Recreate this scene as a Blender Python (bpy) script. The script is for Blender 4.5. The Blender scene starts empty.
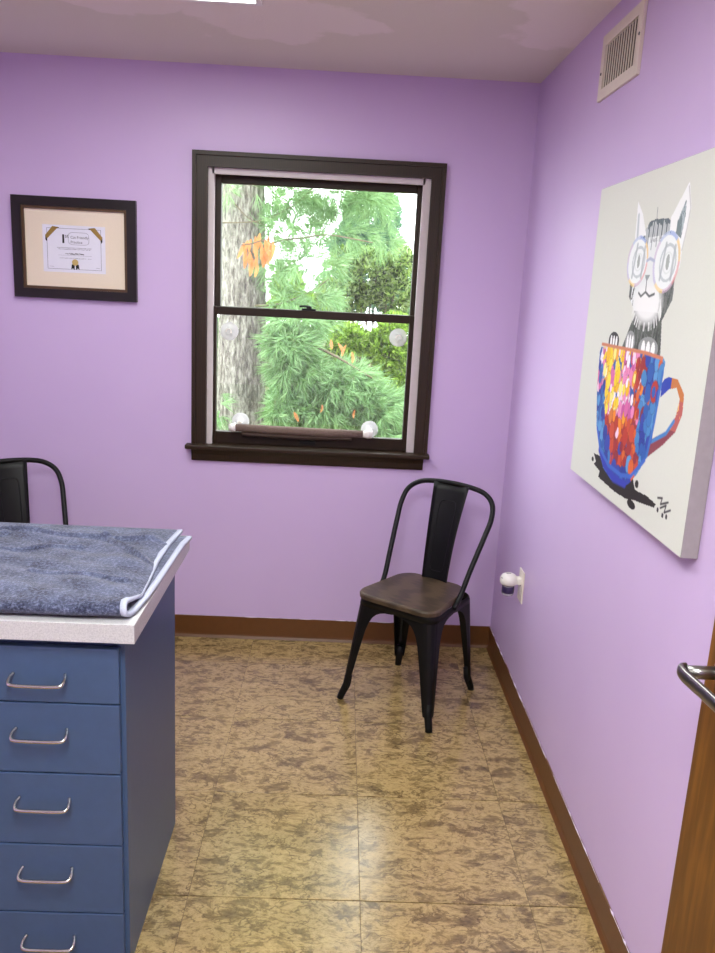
import bpy, bmesh, math, random
import numpy as np
from mathutils import Vector, Matrix
R = math.radians
rng = np.random.default_rng(7)
random.seed(7)
scene = bpy.context.scene
C = scene.collection

# ------------------------------------------------------------------ camera
# room frame: right wall is x = 0, back wall is y = 0, floor z = 0, ceiling 2.44 m
F_PX, PITCH, ROLL, YAW = 811.89, 0.2302, 0.0506, 0.0277
CAM = Vector((-0.7501, -3.5083, 1.6154))
fw = Vector((math.sin(YAW)*math.cos(PITCH), math.cos(YAW)*math.cos(PITCH), -math.sin(PITCH)))
rt = Vector((math.cos(YAW), -math.sin(YAW), 0)); up = rt.cross(fw)
rt2 = math.cos(ROLL)*rt + math.sin(ROLL)*up
up2 = -math.sin(ROLL)*rt + math.cos(ROLL)*up
cd = bpy.data.cameras.new('camera'); cam = bpy.data.objects.new('camera', cd); C.objects.link(cam)
cd.sensor_fit = 'VERTICAL'; cd.sensor_height = 36.0; cd.sensor_width = 36.0
cd.lens = F_PX*36.0/953.0; cd.clip_start = 0.02
M4 = Matrix.Identity(4)
for i in range(3):
    M4[i][0] = rt2[i]; M4[i][1] = up2[i]; M4[i][2] = -fw[i]; M4[i][3] = CAM[i]
cam.matrix_world = M4
scene.camera = cam

# ------------------------------------------------------------------ world, exposure
SKY_STRENGTH = 9.0
LAMP_WINDOW_SIDE = 11.0
LAMP_DOOR_SIDE = 31.0
LAMP_COLOUR = (0.96, 1.0, 0.95, 1)
w = bpy.data.worlds.new('World'); scene.world = w; w.use_nodes = True
bg = w.node_tree.nodes['Background']
bg.inputs[0].default_value = (0.93, 0.97, 1.0, 1); bg.inputs[1].default_value = SKY_STRENGTH
vs = scene.view_settings
vs.view_transform = 'Standard'; vs.look = 'None'; vs.gamma = 1.0; vs.use_curve_mapping = False
vs.exposure = 0.15

# ------------------------------------------------------------------ colours and materials
def lin(c):
    c = c/255.0
    return c/12.92 if c <= 0.04045 else ((c+0.055)/1.055)**2.4
def rgb(r, g, b): return (lin(r), lin(g), lin(b), 1.0)

class NT:
    def __init__(s, name):
        s.m = bpy.data.materials.new(name); s.m.use_nodes = True
        s.t = s.m.node_tree; s.b = s.t.nodes['Principled BSDF']; s.out = s.t.nodes['Material Output']
    def n(s, typ, **kw):
        x = s.t.nodes.new(typ)
        for k, v in kw.items(): setattr(x, k, v)
        return x
    def l(s, a, b): s.t.links.new(a, b)
    def coords(s, kind='Object', scale=(1,1,1), rnd=False):
        tc = s.n('ShaderNodeTexCoord'); mp = s.n('ShaderNodeMapping'); s.l(tc.outputs[kind], mp.inputs[0])
        mp.inputs[3].default_value = scale
        if rnd:
            oi = s.n('ShaderNodeObjectInfo'); mul = s.n('ShaderNodeVectorMath', operation='MULTIPLY')
            mul.inputs[1].default_value = (37.0, 91.0, 53.0); s.l(oi.outputs['Random'], mul.inputs[0]); s.l(mul.outputs[0], mp.inputs[1])
        return mp.outputs[0]
    def noise(s, vec, scale, detail=4, rough=0.55, dist=0.0):
        x = s.n('ShaderNodeTexNoise'); x.inputs['Scale'].default_value = scale; x.inputs['Detail'].default_value = detail
        x.inputs['Roughness'].default_value = rough; x.inputs['Distortion'].default_value = dist
        s.l(vec, x.inputs['Vector']); return x.outputs['Fac']
    def ramp(s, fac, stops):
        x = s.n('ShaderNodeValToRGB'); e = x.color_ramp.elements
        while len(e) < len(stops): e.new(0.5)
        for k, (p, c) in enumerate(stops): e[k].position = p; e[k].color = c
        s.l(fac, x.inputs[0]); return x.outputs[0]
    def mix(s, fac, a, b, blend='MIX'):
        x = s.n('ShaderNodeMix', data_type='RGBA', blend_type=blend)
        for sock, v in ((x.inputs[0], fac), (x.inputs[6], a), (x.inputs[7], b)):
            if hasattr(v, 'links'): s.l(v, sock)
            else: sock.default_value = v
        return x.outputs[2]
    def bump(s, h, strength=0.2, dist=0.01):
        x = s.n('ShaderNodeBump'); x.inputs['Strength'].default_value = strength; x.inputs['Distance'].default_value = dist
        s.l(h, x.inputs['Height']); s.l(x.outputs[0], s.b.inputs['Normal'])
    def base(s, c):
        if hasattr(c, 'links'): s.l(c, s.b.inputs['Base Color'])
        else: s.b.inputs['Base Color'].default_value = c
    def rough(s, r, metal=0.0, spec=0.5):
        s.b.inputs['Roughness'].default_value = r; s.b.inputs['Metallic'].default_value = metal
        s.b.inputs['Specular IOR Level'].default_value = spec

def plain(name, c, r=0.5, metal=0.0, spec=0.5, nscale=40, amount=0.12, bumps=0.0):
    """a base colour with faint procedural variation"""
    t = NT(name); v = t.coords('Object')
    f = t.noise(v, nscale, 3)
    d = tuple(x*(1-amount) for x in c[:3])+(1,); u = tuple(min(1, x*(1+amount)) for x in c[:3])+(1,)
    t.base(t.ramp(f, [(0.3, d), (0.7, u)])); t.rough(r, metal, spec)
    if bumps: t.bump(f, bumps, 0.002)
    return t.m

def mat_wall():
    t = NT('lavender_paint'); v = t.coords('Object')
    f = t.noise(v, 1.6, 3); g = t.noise(v, 260, 2)
    t.base(t.ramp(f, [(0.3, rgb(206, 181, 223)), (0.7, rgb(211, 187, 227))])); t.rough(0.42, 0, 0.45)
    t.bump(g, 0.12, 0.0012); return t.m
def mat_ceiling():
    t = NT('ceiling_paint'); v = t.coords('Object')
    no = t.n('ShaderNodeTexNoise'); no.inputs['Scale'].default_value = 3.2; no.inputs['Detail'].default_value = 5.0
    t.l(v, no.inputs['Vector'])
    ad = t.n('ShaderNodeVectorMath', operation='MULTIPLY_ADD'); ad.inputs[1].default_value = (0.55, 0.55, 0.0); t.l(no.outputs['Color'], ad.inputs[0]); t.l(v, ad.inputs[2])
    off = 0.55*0.5; c = rgb(224, 218, 206)
    # rolled-on touch-up patches, each with its own place and size
    for k, (x, y, r) in enumerate(((-1.06, -0.62, 0.27), (-0.88, -0.66, 0.19), (-1.50, -0.72, 0.20), (-0.03, -0.75, 0.26), (-0.15, -0.56, 0.10), (-2.3, -1.9, 0.4))):
        ds = t.n('ShaderNodeVectorMath', operation='DISTANCE'); ds.inputs[1].default_value = (x+off, y+off, H_CEIL); t.l(ad.outputs[0], ds.inputs[0])
        m_ = t.ramp(ds.outputs['Value'], [(0.0, (1, 1, 1, 1)), (r-.012, (1, 1, 1, 1)), (r+.012, (0, 0, 0, 1))])
        c = t.mix(m_, c, rgb(236, 228, 221))
    t.base(c); t.rough(0.85, 0, 0.2)
    t.bump(t.noise(v, 150, 3), 0.35, 0.003); return t.m
H_CEIL = 2.44
def mat_tile():
    t = NT('vinyl_stone_tile')
    v = t.coords('Object', (1.0, 1.7, 1.0), rnd=True)
    big = t.noise(v, 3.6, 7, 0.62, 0.3); mid = t.noise(v, 10.5, 10, 0.76, 0.45); fine = t.noise(v, 60.0, 4, 0.6)
    c1 = t.ramp(big, [(0.32, rgb(76, 60, 33)), (0.43, rgb(116, 96, 55)), (0.54, rgb(166, 140, 88)), (0.66, rgb(98, 86, 60))])
    c2 = t.ramp(mid, [(0.35, rgb(36, 25, 12)), (0.44, rgb(100, 80, 45)), (0.525, rgb(208, 180, 120)), (0.59, rgb(132, 110, 68)), (0.68, rgb(62, 50, 31))])
    c = t.mix(0.66, c1, c2)
    vo = t.n('ShaderNodeTexVoronoi', feature='DISTANCE_TO_EDGE'); vo.inputs['Scale'].default_value = 15.0
    no = t.n('ShaderNodeTexNoise'); no.inputs['Scale'].default_value = 14.0; no.inputs['Detail'].default_value = 6.0
    t.l(v, no.inputs['Vector'])
    ad = t.n('ShaderNodeVectorMath', operation='MULTIPLY_ADD'); ad.inputs[1].default_value = (0.16, 0.16, 0.16)
    t.l(no.outputs['Color'], ad.inputs[0]); t.l(v, ad.inputs[2]); t.l(ad.outputs[0], vo.inputs['Vector'])
    crack = t.ramp(vo.outputs['Distance'], [(0.0, (1, 1, 1, 1)), (0.06, (0, 0, 0, 1))])
    gate = t.ramp(t.noise(v, 9.0, 3), [(0.44, (0, 0, 0, 1)), (0.54, (0.85, 0.85, 0.85, 1))])
    cm = t.mix(1.0, crack, gate, 'MULTIPLY')
    c = t.mix(cm, c, rgb(66, 48, 26))
    c = t.mix(0.15, c, t.ramp(fine, [(0.35, rgb(112, 86, 50)), (0.65, rgb(222, 194, 134))]))
    t.base(c); t.rough(0.2, 0, 0.9)
    t.bump(mid, 0.10, 0.004)
    return t.m
def mat_wood(name, a, b, scale=(1, 1, 1), rough=0.4, ws=14.0, dist=6.0):
    t = NT(name); v = t.coords('Object', scale)
    wv = t.n('ShaderNodeTexWave', wave_type='BANDS', bands_direction='X'); wv.inputs['Scale'].default_value = ws
    wv.inputs['Distortion'].default_value = dist; wv.inputs['Detail'].default_value = 4.0; wv.inputs['Detail Scale'].default_value = 1.4
    t.l(v, wv.inputs['Vector'])
    f = t.noise(v, 30, 4)
    c = t.ramp(wv.outputs['Fac'], [(0.1, a), (0.75, b)])
    c = t.mix(0.3, c, t.ramp(f, [(0.3, a), (0.7, b)]))
    t.base(c); t.rough(rough, 0, 0.4); t.bump(wv.outputs['Fac'], 0.05, 0.001); return t.m
def mat_towel():
    t = NT('terry_cloth'); v = t.coords('Object')
    f = t.noise(v, 150, 4, 0.75); g = t.noise(v, 13, 5, 0.65)
    c = t.ramp(f, [(0.36, rgb(22, 24, 40)), (0.5, rgb(66, 71, 97)), (0.66, rgb(130, 137, 166))])
    c = t.mix(0.4, c, t.ramp(g, [(0.38, rgb(34, 37, 57)), (0.62, rgb(116, 123, 152))]))
    t.base(c); t.rough(0.95, 0, 0.1); t.b.inputs['Sheen Weight'].default_value = 0.25
    t.bump(f, 0.8, 0.004); return t.m
def mat_counter():
    t = NT('grey_laminate'); v = t.coords('Object')
    f = t.noise(v, 320, 2, 0.7)
    t.base(t.ramp(f, [(0.3, rgb(182, 181, 184)), (0.6, rgb(206, 205, 206))])); t.rough(0.35, 0, 0.45); return t.m
def mat_glass():
    t = NT('window_glass'); tr = t.n('ShaderNodeBsdfTransparent'); gl = t.n('ShaderNodeBsdfGlossy'); mx = t.n('ShaderNodeMixShader')
    tr.inputs[0].default_value = (0.97, 0.99, 0.98, 1); gl.inputs['Roughness'].default_value = 0.02; mx.inputs[0].default_value = 0.05
    t.l(tr.outputs[0], mx.inputs[1]); t.l(gl.outputs[0], mx.inputs[2]); t.l(mx.outputs[0], t.out.inputs[0]); return t.m
def mat_clear(name, c, fac=0.35):
    t = NT(name); tr = t.n('ShaderNodeBsdfTransparent'); mx = t.n('ShaderNodeMixShader'); mx.inputs[0].default_value = fac
    t.base(c); t.rough(0.15)
    t.l(tr.outputs[0], mx.inputs[1]); t.l(t.b.outputs[0], mx.inputs[2]); t.l(mx.outputs[0], t.out.inputs[0]); return t.m
def mat_emit(name, c, s):
    t = NT(name); em = t.n('ShaderNodeEmission'); em.inputs[0].default_value = c; em.inputs[1].default_value = s
    t.l(em.outputs[0], t.out.inputs[0]); return t.m
def mat_leaf(name, cols, transl=0.45):
    t = NT(name); g = t.n('ShaderNodeNewGeometry')
    k = len(cols)
    c = t.ramp(g.outputs['Random Per Island'], [(i/max(1, k-1), q) for i, q in enumerate(cols)])
    df = t.n('ShaderNodeBsdfDiffuse'); tl = t.n('ShaderNodeBsdfTranslucent'); mx = t.n('ShaderNodeMixShader'); mx.inputs[0].default_value = transl
    t.l(c, df.inputs[0]); t.l(c, tl.inputs[0]); t.l(df.outputs[0], mx.inputs[1]); t.l(tl.outputs[0], mx.inputs[2]); t.l(mx.outputs[0], t.out.inputs[0])
    return t.m
def mat_bark():
    t = NT('pine_bark'); v = t.coords('Object', (1, 1, 0.28))
    f = t.noise(v, 46, 6, 0.7, 0.5); g = t.noise(v, 7, 4)
    c = t.ramp(f, [(0.34, rgb(40, 36, 30)), (0.48, rgb(118, 114, 102)), (0.62, rgb(168, 166, 154))])
    c = t.mix(0.25, c, t.ramp(g, [(0.4, rgb(100, 98, 88)), (0.65, rgb(146, 152, 134))]))
    t.base(c); t.rough(0.95, 0, 0.1); t.bump(f, 1.0, 0.03); return t.m
def mat_vcol(name, r=0.6):
    t = NT(name); a = t.n('ShaderNodeVertexColor', layer_name='paint'); t.l(a.outputs[0], t.b.inputs['Base Color'])
    t.rough(r, 0, 0.25); v = t.coords('Object'); t.bump(t.noise(v, 700, 2), 0.15, 0.0008); return t.m

MT = dict(
    wall=mat_wall(), ceiling=mat_ceiling(), tile=mat_tile(),
    seam=plain('seam_brown', rgb(88, 66, 42), 0.8),
    baseboard=plain('brown_vinyl', rgb(100, 60, 22), 0.45, amount=0.06),
    caulk=plain('paint_edge', rgb(226, 214, 228), 0.6),
    casing=mat_wood('dark_stained_wood', rgb(32, 19, 6), rgb(50, 32, 13), (3, 3, 0.5), 0.45),
    sash=plain('dark_brown_sash', rgb(38, 24, 9), 0.45, spec=0.3),
    liner=plain('white_jamb_liner', rgb(206, 196, 196), 0.5, amount=0.03),
    glass=mat_glass(),
    door=mat_wood('oak_veneer', rgb(98, 60, 14), rgb(128, 82, 24), (7, 7, 0.55), 0.45, 5.0, 5.0),
    nickel=plain('satin_nickel', rgb(150, 148, 146), 0.3, 1.0, amount=0.04),
    black_metal=plain('black_painted_metal', rgb(8, 8, 9), 0.45, 0.0, 0.28),
    seat_wood=mat_wood('dark_elm', rgb(58, 46, 34), rgb(88, 72, 54), (1, 9, 1), 0.42, 2.5, 5.0),
    rubber=plain("black_rubber", rgb(7, 7, 7), 0.6, spec=0.25),
    blue=plain('blue_laminate', rgb(60, 84, 120), 0.42, spec=0.65, amount=0.04), chrome=plain('brushed_chrome', rgb(214, 213, 210), 0.24, 1.0, amount=0.03),
    counter=mat_counter(), towel=mat_towel(),
    binding=plain('white_binding', rgb(180, 185, 204), 0.9, nscale=400, bumps=0.3),
    frame=plain('black_frame', rgb(20, 15, 12), 0.35),
    bronze=plain('bronze_lip', rgb(92, 70, 46), 0.4, 0.3),
    matboard=plain('cream_mat', rgb(236, 222, 200), 0.9, amount=0.02, nscale=300),
    paper=plain('white_paper', rgb(232, 232, 244), 0.8, amount=0.01),
    ink=plain('grey_ink', rgb(88, 84, 96), 0.8), inkd=plain('black_ink', rgb(26, 22, 24), 0.8),
    gold=plain('gold_ribbon', rgb(158, 128, 60), 0.45, 0.2), goldl=plain('gold_seal', rgb(206, 180, 110), 0.45, 0.2),
    vent=plain('almond_enamel', rgb(226, 216, 200), 0.45, amount=0.03),
    duct_shade=plain('duct_shade_colour', rgb(92, 86, 72), 0.9),
    canvas_side=plain('canvas_cloth', rgb(158, 150, 152), 0.9, nscale=60, amount=0.04),
    paint=mat_vcol('canvas_paint'),
    plastic=plain('white_plastic', rgb(238, 234, 226), 0.35, amount=0.02),
    almond=plain('almond_plastic', rgb(238, 230, 214), 0.4, amount=0.02),
    purple=plain('purple_label', rgb(44, 30, 74), 0.4),
    clear=mat_clear('clear_plastic', rgb(230, 226, 236), 0.45),
    cup=mat_clear('suction_rubber', rgb(246, 248, 248), 0.6),
    perch=plain('taupe_fabric', rgb(112, 94, 84), 0.85, nscale=200, amount=0.2),
    perchd=plain('dark_taupe_fabric', rgb(74, 58, 50), 0.9, nscale=200, amount=0.2),
    lamp=mat_emit('lamp_diffuser', LAMP_COLOUR, LAMP_WINDOW_SIDE), lamp2=mat_emit('lamp_diffuser_bright', LAMP_COLOUR, LAMP_DOOR_SIDE),
    white=plain('white_enamel', rgb(236, 232, 228), 0.4, amount=0.02),
    bark=mat_bark(), twig=plain('twig_bark', rgb(92, 84, 62), 0.9),
    soil=plain('leaf_litter', rgb(84, 68, 44), 0.95, nscale=9, amount=0.5),
    pine=mat_leaf('pine_needles', [rgb(92, 120, 72), rgb(122, 152, 98), rgb(134, 172, 122), rgb(160, 188, 138)]),
    bush=mat_leaf('yellow_green_leaves', [rgb(78, 104, 40), rgb(132, 166, 62), rgb(166, 196, 88), rgb(116, 150, 58)]),
    shade=mat_leaf('deep_green_leaves', [rgb(48, 60, 36), rgb(98, 126, 62), rgb(150, 174, 92), rgb(158, 176, 126)]),
    spruce=mat_leaf('blue_green_needles', [rgb(72, 104, 82), rgb(98, 134, 112), rgb(112, 150, 112), rgb(132, 164, 132)]),
    dead=mat_leaf('orange_dead_leaf', [rgb(190, 126, 72), rgb(202, 142, 92), rgb(178, 118, 70)]),
)

# ------------------------------------------------------------------ mesh helpers
def me(name, verts, faces, smooth=False):
    m = bpy.data.meshes.new(name); m.from_pydata([tuple(v) for v in verts], [], faces)
    if smooth: m.polygons.foreach_set('use_smooth', [True]*len(m.polygons))
    m.update(); return m
def tri_mesh(name, V, T, smooth=False):
    V = np.asarray(V, dtype=np.float32); T = np.asarray(T, dtype=np.int32)
    m = bpy.data.meshes.new(name); k = T.shape[1]
    m.vertices.add(len(V)); m.vertices.foreach_set('co', V.ravel())
    m.loops.add(T.size); m.loops.foreach_set('vertex_index', T.ravel())
    m.polygons.add(len(T)); m.polygons.foreach_set('loop_start', np.arange(0, T.size, k, dtype=np.int32))
    if smooth: m.polygons.foreach_set('use_smooth', np.ones(len(T), dtype=bool))
    m.update(calc_edges=True); m.validate(); return m

class MB:
    def __init__(s): s.v = []; s.f = []; s.sm = []
    def add(s, vs_, fs, smooth=False):
        o = len(s.v); s.v += [Vector(q) for q in vs_]
        for f in fs: s.f.append([i+o for i in f]); s.sm.append(smooth)
        return s
    def box(s, x0, x1, y0, y1, z0, z1, bev=0.0):
        x0, x1 = min(x0, x1), max(x0, x1); y0, y1 = min(y0, y1), max(y0, y1); z0, z1 = min(z0, z1), max(z0, z1)
        if bev <= 0:
            return s.add([(x0,y0,z0),(x1,y0,z0),(x1,y1,z0),(x0,y1,z0),(x0,y0,z1),(x1,y0,z1),(x1,y1,z1),(x0,y1,z1)],
                         [(0,3,2,1),(4,5,6,7),(0,1,5,4),(1,2,6,5),(2,3,7,6),(3,0,4,7)])
        bm = bmesh.new(); bmesh.ops.create_cube(bm, size=1.0)
        for v in bm.verts: v.co = Vector(((x0+x1)/2+v.co.x*(x1-x0), (y0+y1)/2+v.co.y*(y1-y0), (z0+z1)/2+v.co.z*(z1-z0)))
        bmesh.ops.bevel(bm, geom=bm.edges[:], offset=bev, segments=2, profile=0.5, affect='EDGES')
        bm.verts.ensure_lookup_table()
        s.add([v.co.copy() for v in bm.verts], [[v.index for v in f.verts] for f in bm.faces]); bm.free(); return s
    def tube(s, pts, rad, n=10, closed=False, flat=1.0, smooth=True):
        pts = [Vector(q) for q in pts]; k = len(pts)
        rad = rad if isinstance(rad, (list, tuple)) else [rad]*k
        rings = []; prev = None
        for i, q in enumerate(pts):
            a = pts[(i-1) % k] if (closed or i > 0) else q; b = pts[(i+1) % k] if (closed or i < k-1) else q
            t = (b-a).normalized()
            if prev is None:
                prev = t.orthogonal().normalized()
                if abs(t.z) < 0.9: prev = (Vector((0,0,1)) - t*t.z).normalized()
            nrm = (prev - t*prev.dot(t)).normalized(); prev = nrm; bi = t.cross(nrm)
            rings.append([q + nrm*math.cos(2*math.pi*j/n)*rad[i] + bi*math.sin(2*math.pi*j/n)*rad[i]*flat for j in range(n)])
        o = [p for r_ in rings for p in r_]; fs = []
        for i in range(k if closed else k-1):
            a = i*n; b = ((i+1) % k)*n
            for j in range(n): fs.append((a+j, a+(j+1) % n, b+(j+1) % n, b+j))
        if not closed: fs += [tuple(range(n))[::-1], tuple(range((k-1)*n, k*n))]
        return s.add(o, fs, smooth)
    def lathe(s, prof, centre, axis='z', n=24, smooth=True):
        c = Vector(centre); o = []
        for r_, h in prof:
            for j in range(n):
                a = 2*math.pi*j/n; p, q = r_*math.cos(a), r_*math.sin(a)
                o.append(c + Vector({'z': (p, q, h), 'y': (p, h, q), 'x': (h, p, q)}[axis]))
        fs = []; k = len(prof)
        for i in range(k-1):
            for j in range(n):
                f = (i*n+j, i*n+(j+1) % n, (i+1)*n+(j+1) % n, (i+1)*n+j)
                fs.append(f if axis != 'y' else f[::-1])
        e = [tuple(range(n))[::-1], tuple(range((k-1)*n, k*n))]
        fs += e if axis != 'y' else [q[::-1] for q in e]
        return s.add(o, fs, smooth)
    def prism(s, poly, h0, h1, axis='z', smooth=False):
        n = len(poly)
        def P(a, b, h): return {'z': (a, b, h), 'y': (a, h, b), 'x': (h, a, b)}[axis]
        o = [P(a, b, h0) for a, b in poly] + [P(a, b, h1) for a, b in poly]
        fs = [tuple(range(n))[::-1], tuple(range(n, 2*n))] + [(i, (i+1) % n, n+(i+1) % n, n+i) for i in range(n)]
        return s.add(o, fs, smooth)
    def mesh(s, name):
        m = bpy.data.meshes.new(name); m.from_pydata([tuple(v) for v in s.v], [], s.f)
        m.polygons.foreach_set('use_smooth', s.sm); m.update()
        bm = bmesh.new(); bm.from_mesh(m); bmesh.ops.recalc_face_normals(bm, faces=bm.faces[:]); bm.to_mesh(m); bm.free()
        return m
    def build(s, name, mat, parent=None, kind=None, label=None): return obj(name, s.mesh(name), mat, parent, kind, label)

def obj(name, mesh, mat, parent=None, kind=None, label=None):
    o = bpy.data.objects.new(name, mesh); C.objects.link(o)
    if mat is not None and not mesh.materials: mesh.materials.append(mat)
    if parent is not None: set_parent(o, parent)
    if kind: o['kind'] = kind
    if label: o['label'] = label
    return o
def world_of(o):
    m = Matrix.LocRotScale(o.location, o.rotation_euler, o.scale)
    return world_of(o.parent) @ o.matrix_parent_inverse @ m if o.parent else m
KEEP = {}
def set_parent(o, p):
    o.parent = p
    if not KEEP.get(p.name, False): o.matrix_parent_inverse = world_of(p).inverted()   # mesh given in world space
def thing(name, label, cat, loc=(0,0,0), group=None, local=False):
    o = bpy.data.objects.new(name, None); C.objects.link(o); o.empty_display_size = 0.05
    o.location = loc; o['label'] = label; o['category'] = cat
    if group: o['group'] = group
    if local: KEEP[o.name] = True
    return o
def tag(o, label, cat, group=None):
    o['label'] = label; o['category'] = cat
    if group: o['group'] = group
    return o
def struct(o, label=None):
    o['kind'] = 'structure'
    if label: o['label'] = label
    return o
def smoothpath(pts, k=6):
    pts = [Vector(p) for p in pts]; out = []
    for i in range(len(pts)-1):
        p0 = pts[max(i-1, 0)]; p1 = pts[i]; p2 = pts[i+1]; p3 = pts[min(i+2, len(pts)-1)]
        for j in range(k):
            t = j/k
            out.append(0.5*((2*p1)+(p2-p0)*t+(2*p0-5*p1+4*p2-p3)*t*t+(3*p1-p0-3*p2+p3)*t**3))
    out.append(pts[-1]); return out

# ------------------------------------------------------------------ the room
XL, YF, H = -2.90, -5.10, 2.44
WX0, WX1, WZ0, WZ1 = -1.333, -0.405, 0.900, 2.062      # rough opening of the window
T = 0.14
fl = struct(MB().box(XL-.1, .1, YF-.1, .1, -0.12, -0.0035).build('floor', MT['seam']))
struct(MB().box(XL-.12, .12, YF-.12, .14, H, H+0.1).build('ceiling', MT['ceiling']))
struct(MB().box(0, 0.12, YF-.1, T, -0.1, H+.02).build('wall_right', MT['wall']))
struct(MB().box(XL-.12, XL, YF-.1, T, -0.1, H+.02).build('wall_left', MT['wall']))
struct(MB().box(XL-.05, .05, YF-.12, YF, -0.1, H+.02).build('wall_front', MT['wall']))
wb = MB()
xs = [XL-.02, WX0, WX1, 0.02]; zs = [-0.1, WZ0, WZ1, H+.02]
for i in range(3):
    for j in range(3):
        if i == 1 and j == 1: continue
        wb.box(xs[i], xs[i+1], 0, T, zs[j], zs[j+1])
struct(wb.build('wall_back', MT['wall']))

# floor tiles, 18 inch vinyl squares laid on the seam bed
TS, AX, AY = 0.4624, -1.0962, -0.7112
tile_mesh = {}
def tile(x0, x1, y0, y1):
    key = (round(x1-x0, 4), round(y1-y0, 4))
    if key not in tile_mesh:
        hx, hy = (x1-x0)/2, (y1-y0)/2; b = 0.0005
        vs_ = [(-hx,-hy,-.003),(hx,-hy,-.003),(hx,hy,-.003),(-hx,hy,-.003),(-hx,-hy,-.0003),(hx,-hy,-.0003),(hx,hy,-.0003),(-hx,hy,-.0003),
               (-hx+b,-hy+b,0),(hx-b,-hy+b,0),(hx-b,hy-b,0),(-hx+b,hy-b,0)]
        fs = [(0,3,2,1),(8,9,10,11)]
        for k in range(4):
            j = (k+1) % 4; fs += [(k, j, 4+j, 4+k), (4+k, 4+j, 8+j, 8+k)]
        tile_mesh[key] = me('tile', vs_, fs)
        tile_mesh[key].materials.append(MT['tile'])
    o = bpy.data.objects.new('tile', tile_mesh[key]); C.objects.link(o)
    o.location = ((x0+x1)/2, (y0+y1)/2, 0); o.parent = fl
g = 0.0006
for i in range(-5, 4):
    for j in range(-3, 11):
        x0, x1 = AX+i*TS, AX+(i+1)*TS; y1 = AY-j*TS; y0 = y1-TS
        x0, x1, y0, y1 = max(x0, XL), min(x1, 0), max(y0, YF), min(y1, 0)
        if x1-x0 < 0.02 or y1-y0 < 0.02: continue
        tile(x0+g, x1-g, y0+2.8*g, y1-2.8*g)

# vinyl cove baseboards
HB = 0.105
def cove(name, p0, p1, nrm):
    """profile swept from p0 to p1; nrm points into the room"""
    prof = [(0.0, HB), (0.0035, HB-0.002), (0.0038, 0.022), (0.0055, 0.012), (0.0105, 0.004), (0.013, 0.0005), (0.0, 0.0005)]
    o = []
    for p in (p0, p1):
        for d, z in prof: o.append((p[0]+nrm[0]*d, p[1]+nrm[1]*d, z))
    n = len(prof)
    m = MB().add(o, [(i, (i+1) % n, n+(i+1) % n, n+i) for i in range(n)] + [tuple(range(n)), tuple(range(n, 2*n))[::-1]])
    b = struct(m.build(name, MT['baseboard']))
    return b
bb = cove('baseboard_back', (XL, 0), (0, 0), (0, -1))
br = cove('baseboard_right', (0, 0), (0, YF), (-1, 0))
cove('baseboard_left', (XL, YF), (XL, 0), (1, 0))
def caulk(parent, a, b, nrm):
    m = MB(); a = Vector(a); b = Vector(b); L = (b-a).length; d = (b-a)/L; s = 0.0
    while s < L-0.02:
        ln = random.uniform(0.02, 0.11)
        th = random.choice([0.0012, 0.0018, 0.0035, 0.005])
        if random.random() < 0.8:
            p = a+d*s; q = a+d*min(L, s+ln)
            m.tube([p, (p+q)/2+Vector((0, 0, random.uniform(0, .001))), q], [0.0006, th*0.6, 0.0006], 5)
        s += ln
    m.build('paint_line', MT['caulk'], parent)
caulk(bb, (-1.8, -0.0032, HB), (-0.004, -0.0032, HB), (0, -1))
caulk(br, (-0.0032, -0.004, HB), (-0.0032, -2.6, HB), (-1, 0))

# ------------------------------------------------------------------ window
def grp(name, loc): 
    o = bpy.data.objects.new(name, None); C.objects.link(o); o.location = loc; o.empty_display_size = 0.05; return o
win = grp('window_1', (-0.87, 0, 0.9)); struct(win)
CX0, CX1, CZ1 = -1.384, -0.354, 2.116; IX0, IX1, IZ1 = -1.322, -0.412, 2.056; ZS = 0.912
def casing(poly, thick, name='casing'):
    """stepped casing board: outer back-band proud of the inner face"""
    m = MB().prism(poly, -thick, 0.0, 'y'); return m.build(name, MT['casing'], win)
bw = 0.016
casing([(CX0, ZS), (IX0, ZS), (IX0, IZ1), (CX0, CZ1)], 0.016)
casing([(IX1, ZS), (CX1, ZS), (CX1, CZ1), (IX1, IZ1)], 0.016)
casing([(IX0, IZ1), (IX1, IZ1), (CX1, CZ1), (CX0, CZ1)], 0.016)
m = MB()
m.prism([(CX0, ZS), (CX0+bw, ZS), (CX0+bw, CZ1-bw), (CX0, CZ1)], -0.024, -0.0159, 'y')
m.prism([(CX1-bw, ZS), (CX1, ZS), (CX1, CZ1), (CX1-bw, CZ1-bw)], -0.024, -0.0159, 'y')
m.prism([(CX0+bw, CZ1-bw), (CX1-bw, CZ1-bw), (CX1, CZ1), (CX0, CZ1)], -0.024, -0.0159, 'y')
m.build('back_band', MT['casing'], win)
m = MB()
for a, b in ((IX0, 1), (IX1, -1)): m.prism([(a, ZS), (a-b*0.012, ZS), (a-b*0.012, IZ1+.012*0), (a, IZ1)], -0.020, -0.0159, 'y')
m.prism([(IX0, IZ1), (IX1, IZ1), (IX1+.012, IZ1+.012), (IX0-.012, IZ1+.012)], -0.020, -0.0159, 'y')
m.build('inner_bead', MT['casing'], win)
m = MB(); m.box(-1.408, -0.345, -0.052, -0.0005, 0.893, 0.912, 0.004); m.box(WX0+.002, WX1-.002, -0.004, 0.10, 0.893, 0.912)
m.build('window_sill', MT['casing'], win)
m = MB(); m.prism([(-0.030, 0.893), (-0.0005, 0.893), (-0.0005, 0.838), (-0.014, 0.838), (-0.018, 0.846), (-0.020, 0.868)], -1.384, -0.368, 'x')
m.build('apron', MT['casing'], win)
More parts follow.
